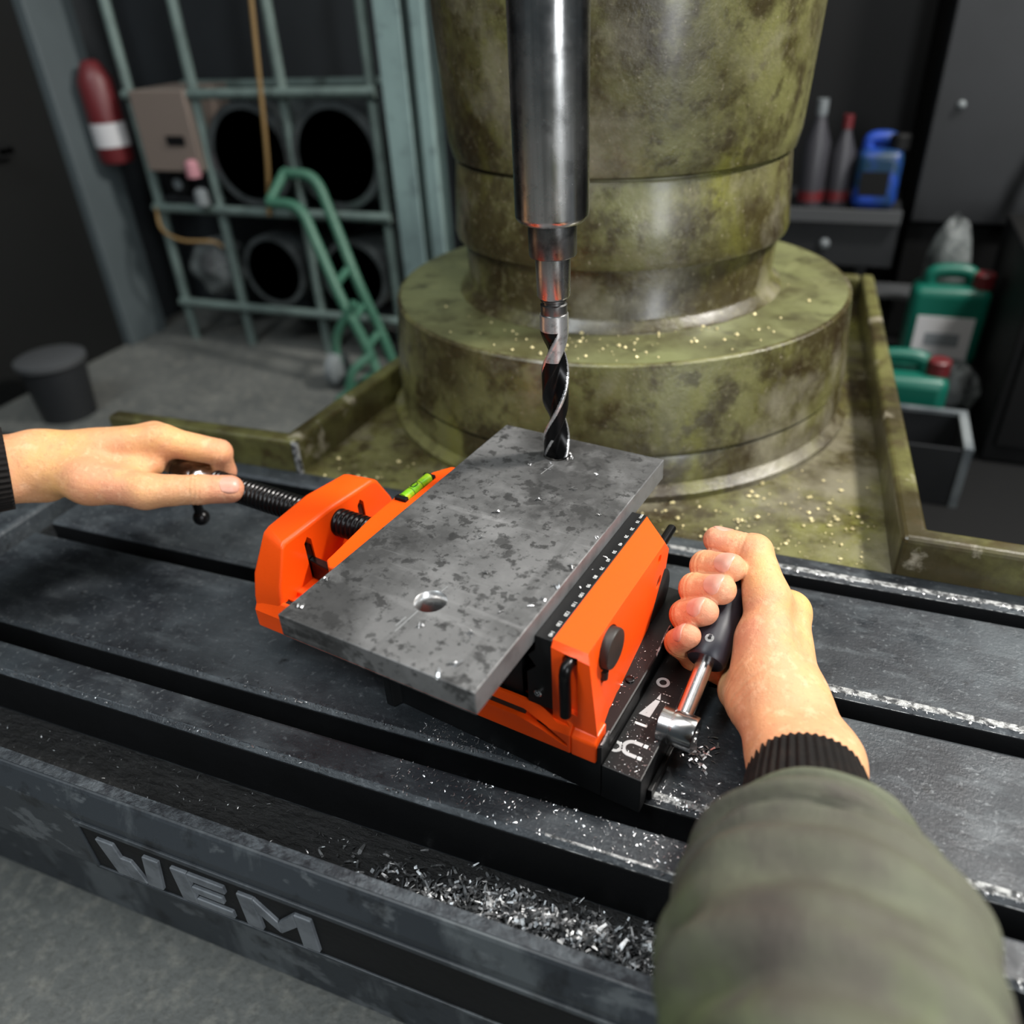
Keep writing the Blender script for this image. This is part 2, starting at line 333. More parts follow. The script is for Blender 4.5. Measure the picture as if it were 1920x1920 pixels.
# green base neck and coolant rim, cast onto the bed
neck = thing('column_base', (-.17, .6, FZ), 'olive green base with raised coolant rim around the column foot', 'machine base')
part(MB().prism([(-.452, .300), (.150, .300), (.100, 1.02), (-.408, 1.02)], FZ, -.003, 'z'), 'base_block', M['green'], neck)
part(MB().box(-.70, -.452, .300, .318, FZ, 0), 'rear_apron', M['green'], neck, .002)
part(MB().box(.150, X1, .300, .318, FZ, 0), 'rear_apron', M['green'], neck, .002)
RH = .038
def rim(a, b, th=.016, h=RH):
    a = Vector(a); b = Vector(b); d = (b - a).normalized(); n = Vector((-d.y, d.x)) * th
    mb = MB(); P = [a, b, b + n, a + n]
    mb.prism([(p.x, p.y) for p in P], -.01, h, 'z'); part(mb, 'rim', M['greenrim'], neck, .004, seg=3)
part(MB().prism([(.098, 1.02), (.146, .300), (X1, .296), (X1, .316), (.166, .320), (.116, 1.02)], -.008, RH, 'z'), 'rim', M['greenrim'], neck, .005, seg=3)
part(MB().prism([(-.404, 1.02), (-.448, .300), (-.70, .292), (-.70, .311), (-.467, .319), (-.422, 1.02)], -.008, RH, 'z'), 'rim', M['greenrim'], neck, .005, seg=3)
part(MB().box(-.403, .097, 1.003, 1.02, -.008, RH - .001), 'rim', M['greenrim'], neck, .004)
part(MB().tube([(-.4475, .3005, 0.0), (-.4475, .3005, RH - .002)], .004, 8), 'weld_bead', M['worn'], neck, sm=60)
cc = (-.1794, .610, 0)
colm = thing('machine_column', (cc[0], cc[1], -.003), 'round olive green stepped machine column stained with oil', 'column')
part(MB().lathe([(.02, -.003), (.277, -.003), (.2775, .004), (.270, .010), (.268, .012), (.267, .041), (.2665, .042)], cc, seg=160), 'foot_ring', M['green'], colm, sm=35)
part(MB().lathe([(.02, .041), (.2645, .041), (.2645, .044), (.268, .0465), (.2605, .1345), (.2590, .1362), (.2575, .1365), (.02, .1366)], cc, seg=160), 'flange', [M['green']], colm, sm=30)
part(MB().lathe([(.02, .1360), (.2560, .1360), (.2560, .1368), (.02, .1368)], cc, seg=160), 'flange_top', M['greenflat'], colm, sm=30)
part(MB().lathe([(.02, .136), (.186, .136), (.184, .140), (.176, .146), (.1735, .150), (.175, .1975), (.02, .1975)], cc, seg=128), 'lower_sleeve', M['green'], colm, sm=35)
part(MB().lathe([(.02, .196), (.178, .196), (.178, .198), (.184, .200), (.1855, .206), (.1795, .276), (.178, .2785), (.02, .2785)], cc, seg=128), 'middle_sleeve', M['green'], colm, sm=35)
part(MB().lathe([(.02, .277), (.175, .277), (.175, .280), (.182, .283), (.186, .300), (.194, .44), (.194, .95), (.02, .95)], cc, seg=128), 'upper_sleeve', M['green'], colm, sm=35)

# ------------------------------------------------------------------ spindle, sleeve and drill
DX, DY = -0.1193, 0.2035
PZ = .1253
sp = thing('drill_spindle', (DX, DY, .3015), 'turned steel spindle hanging down in front of the green column', 'spindle')
part(MB().lathe([(.012, .3015), (.0215, .3015), (.0236, .3035), (.0243, .306), (.0243, .80), (.012, .80)], (DX, DY, 0), seg=96), 'quill', M['spindle'], sp, sm=35)
part(MB().lathe([(.009, .279), (.0155, .279), (.0162, .280), (.0162, .302), (.009, .302)], (DX, DY, 0), seg=80), 'socket_collar', M['spindledark'], sp, sm=35)
sv = thing('taper_sleeve', (DX, DY, .2505), 'narrow bright steel taper sleeve between spindle and drill', 'taper sleeve')
part(MB().lathe([(.0095, .2515), (.0107, .2505), (.0116, .252), (.0121, .279), (.006, .2795)], (DX, DY, 0), seg=72), 'sleeve_body', M['spindle'], sv, sm=35)
dl = thing('twist_drill', (DX, DY, PZ), 'large black twist drill with bright cutting edges boring into the plate', 'drill bit')
part(MB().lathe([(.006, .2385), (.0092, .2385), (.0094, .2390), (.0094, .2455), (.0082, .2462), (.0082, .2478), (.0094, .2486), (.0094, .2495), (.0085, .2505), (.005, .2505)], (DX, DY, 0), seg=64), 'shank_neck', M['spindledark'], dl, sm=35)
R = .0102; z0, z1, z2 = PZ - .004, .228, .2385; pitch = .108; N = 120; rows = []; mis = []
nz = 220
for j in range(nz + 1):
    z = z0 + (z2 - z0) * j / nz
    fade = min(1, max(0, (.2285 - z) / .018)); fade = fade * fade * (3 - 2 * fade)
    tip = min(1, max(.0, (z - z0) / .006)) ; row = []
    tw = .332 + 2 * math.pi * (z - .141) / pitch
    for i in range(N):
        th = 2 * math.pi * i / N; ph = (th - tw) % math.pi     # 0..pi : one land + one flute
        # flute between .34pi and 1.0pi
        u = ph / math.pi
        if u < .40: r = R if u < .08 else R * .965
        else:
            q = (u - .40) / .60; r = R * (.965 - .62 * math.sin(math.pi * q) ** .75)
        r = R * (1 - fade) + r * fade
        r = min(r, .0006 + R * tip)
        row.append((DX + r * math.cos(th), DY + r * math.sin(th), z))
    rows.append(row)
mb = MB(); mb.grid(rows)
mb.mi = []
for j in range(nz):
    z = z0 + (z2 - z0) * (j + .5) / nz; tw = .332 + 2 * math.pi * (z - .141) / pitch
    for i in range(N):
        u = ((2 * math.pi * (i + .5) / N - tw) % math.pi) / math.pi
        mb.mi.append(0 if (z > .2275 or (z > .205 and u < .42) or u < .09 or u > .985 or (z < PZ + .018 and (u < .12 or .40 > u > .33))) else 1)
mb.mi += [0, 0]
part(mb, 'fluted_body', [M['drillsteel'], M['drillblack']], dl, sm=50)

# ------------------------------------------------------------------ the steel plate being drilled
PVO = (-141.4, 75.6, PZ * 1000 - 16.7)
pl = thing('steel_plate', tow(*PVO), 'thick grey mill-scale steel plate clamped in the vise', 'steel plate', rotz=VYAW, mesh_org=Vector(PVO) * .001)
x0, x1, y0, y1, zt, zb = -210.9, -71.9, -59.9, 211.2, PZ * 1000, PZ * 1000 - 16.7
po = part(MB(.001).box(x0, x1, y0, y1, zb, zt), 'plate_body', M['plate'], pl, .0007, seg=2)
cut(po, [MB(.001).lathe([(10.2, -40), (10.2, 40)], (-135.5, -8.5, zt), seg=56), MB(.001).lathe([(0.2, -8), (10.0, -2.6), (10.3, 6), (0.2, 6.1)], (-149.3, 182.7, zt), seg=48)])
po.data.materials.append(M['plateside']); po.data.materials.append(M['drillsteel'])
for p in po.data.polygons:
    if p.normal.x > .9 and abs(p.center.x * 1000 + PVO[0] - x1) < .5: p.material_index = 1
    c = p.center * 1000
    if math.hypot(c.x + PVO[0] + 135.5, c.y + PVO[1] + 8.5) < 10.6 and abs(p.normal.z) < .3: p.material_index = 2; p.use_smooth = True
def scribe(a, b, w=.5):
    a = Vector(a); b = Vector(b); d = (b - a).normalized(); n = Vector((-d.y, d.x)) * w / 2
    part(MB(.001).prism([tuple(q) for q in (a - n, b - n, b + n, a + n)], zt - .05, zt + .06, 'z'), 'scribe_line', M['bright'], pl)
scribe((-137.2, -19), (-138.5, -40), .8); scribe((-135, 2.0), (-134.2, 8), .6); scribe((-140.3, -27), (-141.0, -36), .9)
scribe((-144.5, 168), (-146.5, 152), .6); scribe((-147.8, 160), (-143.0, 161.2), .5)
# ------------------------------------------------------------------ the magnetic vise (millimetres in its own frame)
VO = (-150, 78, 0)
vs = thing('magnetic_vise', tow(*VO), 'orange and black magnetic machine vise on the black bed', 'vise', rotz=VYAW, mesh_org=Vector(VO) * .001)
def V(): return MB(.001)
# base
part(V().prism([(-196, 0), (-189, 0), (-186, 6), (-26, 0), (-26, 165), (-196, 165)], 0, 44.5, 'z'), 'base', M['black'], vs, .0012)
mh = part(V().box(-25.9, 0, 0, 120, 0, 30).box(-25.9, -2, 122, 168, 0, 20), 'magnet_housing', M['black'], vs, .0008)
part(V().box(-25.9, -2, 120.05, 121.95, 0, 26), 'housing_step', M['bedside'], vs)
part(V().box(0.02, 3.2, 12, 168, 0.5, 9), 'side_strip', M['black'], vs, .0006)
# sheet metal guard standing beside the switch legend
gp = [(0, 30), (0, 46), (12, 47.5), (13, 36), (24, 35.5), (50, 34.5), (50, 31.5), (60, 31.5), (61, 37.5), (86, 41.5), (108, 50.5), (116, 51), (116, 30)]
gpl = part(V().prism(gp, -27.4, -26.0, 'x'), 'guard_plate', M['black'], vs, .0002)
def edge(a, b, w=.9):
    A = Vector((-26.7, a[0], a[1] + .15)); B = Vector((-26.7, b[0], b[1] + .15)); part(V().tube([A, B], w * .75, 6), 'bare_guard_edge', M['worn'], gpl, sm=60)
edge((1, 46.1), (12, 47.5), 1.2); edge((24, 35.5), (50, 34.5)); edge((61, 37.5), (86, 41.5)); edge((86, 41.5), (108, 50.5)); edge((108, 50.5), (116, 51))
part(V().lathe([(.3, 0), (3.1, 0), (3.1, 1.2), (2.2, 1.6), (.3, 1.6)], (-33.5, 61, 44.5), seg=20), 'rivet', M['blackox'], vs, sm=40)
# legend: O, wedge with dashes, I, magnet
def flat(poly, z=30.0, m='white'): part(V().prism(poly, z - .05, z + .15, 'z'), 'legend_mark', M[m], mh)
def ring(cx, cy, ro, ri, a0=0, a1=360, n=28):
    A = [math.radians(a0 + (a1 - a0) * i / n) for i in range(n + 1)]
    vsx = [(cx + ro * math.cos(t), cy + ro * math.sin(t)) for t in A]; inn = [(cx + ri * math.cos(t), cy + ri * math.sin(t)) for t in A]
    mb = V(); N = n + 1
    mb.add([(x, y, z) for z in (29.95, 30.15) for x, y in vsx + inn], [(i, i + 1, N + i + 1, N + i) for i in range(n)] + [(2 * N + i, 2 * N + N + i, 2 * N + N + i + 1, 2 * N + i + 1) for i in range(n)] + [(i, 2 * N + i, 2 * N + i + 1, i + 1) for i in range(n)] + [(N + i, N + i + 1, 3 * N + i + 1, 3 * N + i) for i in range(n)])
    part(mb, 'legend_mark', M['greyprint'], mh)
ring(-17.8, 82.6, 4.6, 2.5)
flat([(-15.4, 72.6), (-16.3, 66.6), (-13.6, 66.6)], m='greyprint'); flat([(-16.5, 65.6), (-21.8, 49.2), (-14.2, 49.2), (-13.4, 65.6)], m='greyprint')
for yy, xs in ((72.6, (-14.2, -12.1, -10.0)), (65.9, (-12.6, -10.6, -8.6)), (49.6, (-13.0, -10.9, -8.8))):
    for x in xs: flat([(x, yy), (x + 1.3, yy), (x + 1.3, yy + .6), (x, yy + .6)])
flat([(-21.2, 40.2), (-12.8, 40.2), (-12.8, 42.2), (-21.2, 42.2)])
ring(-14.6, 20.6, 6.6, 3.9, 90, 270)
for sy in (-1, 1):
    ya, yb = sorted((20.6 + sy * 3.9, 20.6 + sy * 6.6))
    flat([(-14.6, ya), (-9.6, ya), (-9.6, yb), (-14.6, yb)], m='greyprint'); flat([(-8.6, ya), (-6.0, ya), (-6.0, yb), (-8.6, yb)], m='white')
ring(-24.2, 17.5, 4.6, 2.4, -100, 100)
# orange bed of the vise
b = part(V().prism([(-2, 31), (-2, 47), (4, 57), (12, 57), (12, 53), (20, 53), (20, 57), (150, 57), (152, 50), (152, 31)], -312, -46, 'x'), 'vise_bed', M['orange'], vs, .0012)
cut(b, V().prism([(-320, 6.0), (-78, 6.0), (-62, 2.5), (-44, -3.5), (-43, -1.5), (-60, 7.5), (-74, 11), (-320, 11)], 51.5, 70, 'z'))
cut(b, V().prism([(-200, 52.5), (-80, 52), (-62, 47.5), (-48.5, 39.5), (-48, 37), (-50.5, 37), (-66, 43), (-84, 47), (-200, 47.5)], -8, 2.6, 'y'))
part(V().box(-200, -79, .9, 2.4, 47.8, 51.8), 'groove_strip', M['rubber'], vs)
part(V().box(-312, -80, 6.2, 10.8, 51.6, 55.6), 'guide_rail', M['blackox'], vs, .0004)
part(V().prism([(-84, 55), (-95, 55), (-140, 108), (-84, 108)], 8, 148, 'y').box(-210, -84, 22, 148, 57.1, 62), 'slide_block', M['black'], vs)
part(V().prism([(-2, 31), (-2, 47), (2, 52), (14, 52), (14, 31)], -45.9, -29, 'x'), 'bed_nose', M['orange'], vs, .0012)
# fixed jaw
side = [(1.5, 30.5), (16, 30.5), (24, 34), (33, 40), (46, 41), (112, 42), (134, 53), (146, 74), (143, 96), (128, 111.5), (60, 112), (6, 112), (1.5, 108)]
sx = [-27.5, -28.5, -33, -35, -36.5, -42, -44, -43, -40.5, -38.5, -38.5, -38, -35]
n = len(side); mb = V()
out = [(sx[i], side[i][0], side[i][1]) for i in range(n)]
inn = [(-60.5, max(3.2, p[0]) if p[0] < 100 else min(149.5, p[0] + (4 if p[1] < 90 else 30)), min(113.9, p[1] + (2 if p[1] > 100 else 0))) for p in side]
topmid = [(-53, 147.0, 113.6)]
mb.add(out + inn, [tuple(range(n + n - 1, n - 1, -1))] + [(i, n + i, n + (i + 1) % n, (i + 1) % n) for i in range(n)] +
       [(12, 11, 10, 9, 8, 4, 3, 2, 1, 0), (8, 7, 6, 5, 4)])
jaw = part(mb, 'fixed_jaw', M['orange'], vs)
tri(jaw)
cut(jaw, [V().lathe([(3.4, -6), (3.4, 30)], (-44, 118.6, 103.6), 'x', 24), V().lathe([(5.4, -6), (5.4, 30)], (-46, 125.0, 79), 'x', 28),
          V().lathe([(14.2, -3.5), (14.2, 30)], (-38, 33.5, 95.0), 'x', 40), V().lathe([(3.6, -6), (3.6, 30)], (-40, 24.6, 78.2), 'x', 20),
          V().tube([(-48, -14, 104), (-48, 8, 104)], 4.4, 20), V().tube([(-48, 1.2, 109), (-48, 1.2, 62)], 5.2, 20)])
bevel(jaw, .0016, 3, 28)
for p in jaw.data.polygons: p.use_smooth = True
try: jaw.data.set_sharp_from_angle(angle=math.radians(30))
except Exception: pass
part(V().lathe([(2.4, 0), (5.2, 0), (5.2, 1.4), (4.2, 2.2), (2.4, 2.2)], (-50, 125.0, 79), 'x', 28), 'eyelet', M['chrome'], vs, sm=40)
part(V().lathe([(.3, 0), (3.2, 0), (3.2, 1.5), (.3, 1.5)], (-48, 118.6, 103.6), 'x', 20), 'eyelet_pin', M['chrome'], vs, sm=40)
plug = part(V().lathe([(.3, -3.4), (13.4, -3.4), (13.4, 2.6), (12.9, 3.6), (11.8, 4.0), (.3, 4.0)], (-36.2, 33.5, 95.0), 'x', 48), 'rubber_plug', M['rubber'], vs, sm=40)
part(V().tube([(-36, 24.6, 84), (-36.5, 24.6, 77.5)], 2.8, 12), 'plug_tab', M['rubber'], plug, sm=50)
part(V().tube(bez([(-48, 8, 104.5), (-48, -1.0, 104.3), (-47.8, -4.2, 101.0), (-47.8, -4.6, 94), (-48, -4.0, 78), (-48.2, -3.6, 66.5)], 8), 3.6, 18), 'lock_pin', M['blackox'], vs, sm=50)
part(V().tube([(-47, 142, 96), (-47.5, 167, 96.5)], 3.4, 16), 'rear_pin', M['blackox'], vs, sm=50)
part(V().lathe([(.5, 0), (19, 0), (20, 2), (20, 5), (.5, 5.5)], (-47, 134, 60), 'x', 40), 'rear_wheel', M['rubber'], vs, sm=40)
# black jaw insert, its scale and screw
ins = [(-71.8, 113.9), (-60.6, 113.9), (-60.6, 56.8), (-78.4, 56.8), (-78.4, 82), (-72, 89), (-77.2, 96), (-72.2, 102.5)]
ji = part(V().prism(ins, 4.2, 150.2, 'y'), 'jaw_insert', M['black'], vs, .0005)
sc_ = part(V().lathe([(.3, 0), (2.7, 0), (2.7, -1.4), (2.2, -1.9), (1.2, -1.9), (1.1, -.8), (.2, -.8)], (-70.5, 4.2, 68), 'y', 24), 'insert_screw', M['chrome'], ji, sm=40)
def vtext(s, x, y, z, size):
    me = text_mesh(s, size * .001, .00006, .00002)
    # reads along -y with the letter tops towards +x
    for v in me.vertices:
        u, w, h = v.co.x, v.co.y, v.co.z
        v.co = Vector((x * .001 + w, y * .001 - u, z * .001 + h)) - ORG[vs.name]
    o = bpy.data.objects.new('scale_number', me); COL.objects.link(o); o.parent = ji; me.materials.append(M['white']); return o
for i in range(1, 15): vtext(str(i * 10), -63.6, 9.9 + 10 * (14 - i), 113.95, 3.4)
vtext('mm', -63.6, 147.3, 113.95, 3.6)
# movable jaw
mv = part(V().prism([(-211.2, 1), (-227, 1), (-233.5, 7), (-234, 14), (-239, 60), (-240, 92), (-235, 135), (-226, 149), (-211.2, 150.5)], 58, 113.9, 'z'), 'movable_jaw', M['orange'], vs, .0016, seg=3)
cut(mv, V().box(-237.6, -227.2, 88.5, 129, 107, 120))
vh = part(V().box(-237.4, -227.4, 88.8, 128.8, 107.1, 112.6).box(-237.4, -227.4, 88.8, 93, 112.5, 116.4).box(-237.4, -227.4, 125.6, 128.8, 112.5, 116.4), 'vial_holder', M['dark'], vs, .0004)
part(V().tube([(-232.4, 92.5, 113.6), (-232.4, 126, 113.6)], 4.2, 22), 'level_vial', M['vial'], vh, sm=60)
vb = V()
for yy in (102, 113): vb.tube([(-232.4, yy, 113.6), (-232.4, yy + .6, 113.6)], 4.28, 22)
part(vb, 'vial_line', M['vialline'], vh)
part(V().tube(bez([(-233.2, 104, 117.9), (-231.0, 105, 117.8), (-230.6, 109, 117.7), (-233, 111.5, 117.9), (-234.4, 108, 117.6), (-233.2, 104, 117.9)], 5), .35, 6), 'bubble_outline', M['vialline'], vh)
# end bracket with arch profile
arch_in = [(3, 31), (3, 58), (5, 70), (16, 100), (20, 102.5), (72, 103.2), (122, 100.5), (128, 97), (142, 73), (147, 58), (147, 31)]
arch_out = [(-2, 31), (1, 58), (6, 76), (24, 102.5), (30, 104.5), (72, 108), (116, 103), (122, 99), (138, 73), (147, 58), (147, 31)]
n = len(arch_in); mb = V()
mb.add([(-287, a, b_) for a, b_ in arch_in] + [(-313, a, b_) for a, b_ in arch_out],
       [tuple(range(n)), tuple(range(2 * n - 1, n - 1, -1))] + [(i, n + i, n + (i + 1) % n, (i + 1) % n) for i in range(n)])
ar = part(mb, 'end_bracket', M['orange'], vs); bevel(ar, .003, 3, 25); smooth(ar, 40)
cut(ar, V().prism([(38, 52), (46, 52), (45, 90), (41.5, 94), (37.5, 90)], -300, -280, 'x').prism([(100, 52), (107.5, 52), (107, 88), (103.5, 92), (99.5, 88)], -300, -280, 'x'))
for yy in (42, 103.5):
    part(V().prism([(yy - 4.5, 54), (yy + 4.5, 54), (yy + 3.6, 84), (yy, 88), (yy - 3.6, 84)], -299, -288.5, 'x').prism([(-288.4, yy - 3), (-288.4, yy + 3), (-262, yy + 1), (-240, yy - 6), (-240, yy - 10)], 57.5, 74, 'z'), 'guide_claw', M['blackox'], vs, .0008)
# leadscrew, hub and tommy bar
SY, SZ = 77.0, 86.0
def thread(xa, xb, r, dp, pitch):
    rows = []; n = int((xb - xa) / .5)
    for j in range(n + 1):
        x = xa + (xb - xa) * j / n; row = []
        for i in range(28):
            t = 2 * math.pi * i / 28; ph = (x / pitch - i / 28) % 1.0; tri = 1 - abs(2 * ph - 1)
            rr = r - dp * (1 - min(1, tri * 1.6))
            row.append((x, SY + rr * math.cos(t), SZ + rr * math.sin(t)))
        rows.append(row)
    return V().grid(rows)
part(thread(-424, -238, 11.2, 1.7, 4.6), 'leadscrew', M['blackox'], vs, sm=50)
part(V().lathe([(.4, -46), (9, -46), (12.5, -42), (13, -24), (11.5, -19), (13, -17), (13.4, -12), (12, -8), (10.2, -6), (10.2, 0), (7, 8), (.4, 8)], (-428, SY, SZ), 'x', 40), 'screw_hub', M['chrome'], vs, sm=45)
d = Vector((0, .02, -1)).normalized(); c = Vector((-462, SY, SZ))
tb = part(V().tube([c - d * 8, c + d * 46], 4.2, 16), 'tommy_bar', M['blackox'], vs, sm=50)
part(V().sphere(tuple(c + d * 47), 7.6), 'ball_end', M['blackox'], tb, sm=180)
# switch lever
bs = part(V().lathe([(.5, -11), (11, -11), (11.6, -10.4), (11.6, -3.2), (11.0, -2.8), (11.0, -2.0), (11.6, -1.6), (11.6, 11.6), (11, 12.4), (4.6, 12.4), (4.4, 11), (.5, 11)], (5.5, 46, 33.2), 'x', 48), 'lever_boss', M['chrome'], vs, sm=40)
A = Vector((6, 46, 33.2)); G0 = Vector((6, 97, 50)); G1 = Vector((6, 160, 76)); gd = (G1 - G0).normalized(); gd2 = (G0 - A).normalized()
part(V().tube([A + gd2 * 6, A + gd2 * 40, G0 + gd * 4], [6.2, 6.0, 5.8], 28), 'lever_rod', M['chrome'], vs, sm=50)
T = [0, .6, 3, 14, 26, 40, 56, 66, 69, 70]; RR = [6, 12.2, 13.6, 14.0, 12.8, 12.0, 12.4, 11.8, 10, 6]
gr = part(V().tube([G0 - gd * 3 + gd * t for t in T], RR, 36), 'lever_grip', M['grip'], vs, sm=50)
cn = (tov_c := Vector((106.0, -300.4, 431.4)) - G0); cn = (cn - gd * cn.dot(gd)).normalized(); lf = gd.cross(cn) ; lf = lf if lf.x < 0 else -lf
p0 = G0 + gd * 9 + (cn * .97 + lf * .22).normalized() * 13.0; nn = (cn * .97 + lf * .22).normalized()
part(V().tube([p0, p0 + nn * .9], [3.3, 3.0], 18), 'grip_screw', M['chrome'], gr, sm=40)
part(V().tube([p0 + nn * .85, p0 + nn * 1.0], [1.4, 1.2], 6), 'screw_socket', M['dark'], gr)
# ------------------------------------------------------------------ the person: two arms reaching in, built as continuous surfaces (millimetres)
def np3(v): return np.array([v[0], v[1], v[2]], dtype=np.float32)
def rcone(P, a, b, ra, rb):
    a = np3(a); ab = np3(b) - a; L2 = float(ab @ ab) + 1e-6
    t = np.clip(((P - a) @ ab) / L2, 0, 1)
    return np.linalg.norm(P - a - t[..., None] * ab, axis=-1) - (ra + (rb - ra) * t)
def smin(a, b, k):
    h = np.maximum(k - np.abs(a - b), 0) / k
    return np.minimum(a, b) - h * h * k * .25
class Hand:
    """soft: shapes melted together (palm, wrist); fingers: chains that stay separate; creases: grooves"""
    def __init__(s): s.soft = []; s.fing = []; s.crease = []; s.tips = []; s.extra = []
    def sdf(s, P):
        d = None
        for a, b, ra, rb, k in s.soft:
            q = rcone(P, a, b, ra, rb); d = q if d is None else smin(d, q, k)
        for ch, k in s.fing:
            f = None
            for a, b, ra, rb in ch:
                q = rcone(P, a, b, ra, rb); f = q if f is None else smin(f, q, 3.5)
            d = smin(d, f, k)
        for p, ax, w, dep, rad, ph in s.crease:
            v = P - np3(p); sx = v @ np3(ax); rr = np.sqrt(np.maximum((v * v).sum(-1) - sx * sx, 0))
            d = d + dep * np.exp(-(sx / w) ** 2) * np.clip(1.6 - rr / rad, 0, 1)
        return d
    def mesh(s, name, h, lo, hi):
        lo = np.array(lo, np.float32); n = np.ceil((np.array(hi) - lo) / h).astype(int) + 1
        D = np.empty(n, np.float32)
        ys = lo[1] + h * np.arange(n[1], dtype=np.float32); zs = lo[2] + h * np.arange(n[2], dtype=np.float32)
        for i in range(0, n[0], 16):
            xs = lo[0] + h * np.arange(i, min(i + 16, n[0]), dtype=np.float32)
            P = np.stack(np.meshgrid(xs, ys, zs, indexing='ij'), -1); D[i:i + 16] = s.sdf(P)
        # naive surface nets
        S = D < 0; c = [S[dx:n[0] - 1 + dx, dy:n[1] - 1 + dy, dz:n[2] - 1 + dz] for dx in (0, 1) for dy in (0, 1) for dz in (0, 1)]
        cnt = sum(q.astype(np.int8) for q in c); cell = (cnt > 0) & (cnt < 8)
        idx = -np.ones(cell.shape, np.int64); I = np.argwhere(cell); idx[cell] = np.arange(len(I))
        acc = np.zeros((len(I), 3)); num = np.zeros(len(I))
        corners = [(dx, dy, dz) for dx in (0, 1) for dy in (0, 1) for dz in (0, 1)]
        for e in range(8):
            for g in range(e + 1, 8):
                a, b = np.array(corners[e]), np.array(corners[g])
                if np.abs(a - b).sum() != 1: continue
                va = D[tuple((I + a).T)]; vb = D[tuple((I + b).T)]; m_ = (va < 0) != (vb < 0)
                t = np.where(m_, va / np.where(m_, va - vb, 1), 0)
                acc += np.where(m_[:, None], a + t[:, None] * (b - a), 0); num += m_
        vtx = lo + h * (I + acc / num[:, None])
        faces = []
        for ax in range(3):
            u, w = [(1, 2), (2, 0), (0, 1)][ax]
            A = [slice(None)] * 3; B = [slice(None)] * 3; A[ax] = slice(0, -1); B[ax] = slice(1, None)
            ch = S[tuple(A)] != S[tuple(B)]; E = np.argwhere(ch)
            E = E[(E[:, u] > 0) & (E[:, w] > 0) & (E[:, u] < n[u] - 1) & (E[:, w] < n[w] - 1)]
            q = []
            for du, dw in ((1, 1), (0, 1), (0, 0), (1, 0)):
                k = E.copy(); k[:, u] -= du; k[:, w] -= dw; q.append(idx[k[:, 0], k[:, 1], k[:, 2]])
            q = np.stack(q, 1); fl = S[tuple(E.T)]; q[~fl] = q[~fl][:, ::-1]
            faces.append(q[(q >= 0).all(1)])
        F = np.concatenate(faces)
        # project onto the surface for smoothness
        for _ in range(2):
            e = .6; d0 = s.sdf(vtx.astype(np.float32))
            g = np.stack([s.sdf((vtx + e * np.eye(3)[k]).astype(np.float32)) - d0 for k in range(3)], 1) / e
            g /= np.maximum(np.linalg.norm(g, axis=1, keepdims=True), .3); vtx = vtx - np.clip(d0, -.6, .6)[:, None] * g
        tint = np.zeros(len(vtx))
        for p, r in s.tips: tint = np.maximum(tint, np.clip(1 - np.linalg.norm(vtx - np3(p), axis=1) / r, 0, 1))
        me = bpy.data.meshes.new(name); me.from_pydata((vtx * .001).tolist(), [], F.tolist()); me.update()
        at = me.attributes.new('tint', 'FLOAT', 'POINT'); at.data.foreach_set('value', (np.clip(tint * 1.5, 0, .9)).astype(np.float32))
        me.polygons.foreach_set('use_smooth', [True] * len(me.polygons)); return me
    def nail(s, c, ax, nrm, L, Wd, lift=.35):
        """curved plate laid on the finger surface"""
        c = np3(c); ax = np3(ax); ax /= np.linalg.norm(ax); nrm = np3(nrm); nrm -= ax * (nrm @ ax); nrm /= np.linalg.norm(nrm); sd = np.cross(ax, nrm)
        rows = []; K = 13
        for j in range(K):
            v = -1 + 2 * j / (K - 1); row = []
            for i in range(K):
                u = -1 + 2 * i / (K - 1)
                # squircle map
                uu = u * math.sqrt(max(0, 1 - .42 * v * v)); vv = v * math.sqrt(max(0, 1 - .42 * u * u)); row.append((uu * Wd / 2, vv * L / 2))
            rows.append(row)
        pts = np.array([c + sd * a + ax * b + nrm * 14 for r in rows for a, b in r])
        t = np.zeros(len(pts))
        for _ in range(40):
            d = s.sdf((pts - nrm * t[:, None]).astype(np.float32)); t += np.clip(d, -3, 3) * .9
            t = np.clip(t, 0, 26)
        q = np.array([p for r in rows for p in r]); edge = np.maximum(np.abs(q[:, 0]) / (Wd / 2), np.abs(q[:, 1]) / (L / 2))
        P = pts - nrm * (t - lift)[:, None]
        top = P; bot = P - nrm * 1.3
        vs_ = np.concatenate([top, bot]); n = K * K; f = []
        for j in range(K - 1):
            for i in range(K - 1):
                a = j * K + i; f.append((a, a + 1, a + K + 1, a + K)); f.append((n + a, n + a + K, n + a + K + 1, n + a + 1))
        bd = [i for i in range(K)] + [j * K + K - 1 for j in range(1, K)] + [(K - 1) * K + i for i in range(K - 2, -1, -1)] + [j * K for j in range(K - 2, 0, -1)]
        for i in range(len(bd)): a, b = bd[i], bd[(i + 1) % len(bd)]; f.append((a, n + a, n + b, b))
        mb = MB(.001); mb.add(vs_.tolist(), f); return mb

CP = np.array(CAM_LOC) * 1000; RM = np.array([list(r) for r in CAM_R]); FPX = 1504.7
def wd(u, v, d):   # a point given by its bearing and its distance along the view axis (millimetres)
    return CP + (RM.T @ np.array([(u - 960) / FPX, -(v - 960) / FPX, 1.0])) * d

person = thing('person', tuple(wd(1545, 1720, 330) * .001), 'person in an olive work jacket reaching in with both bare hands', 'person')
PORG = ORG[person.name]
def place(me, name, m):
    me.transform(Matrix.Translation(-PORG)); o = bpy.data.objects.new(name, me); COL.objects.link(o); o.parent = person; me.materials.append(m); return o

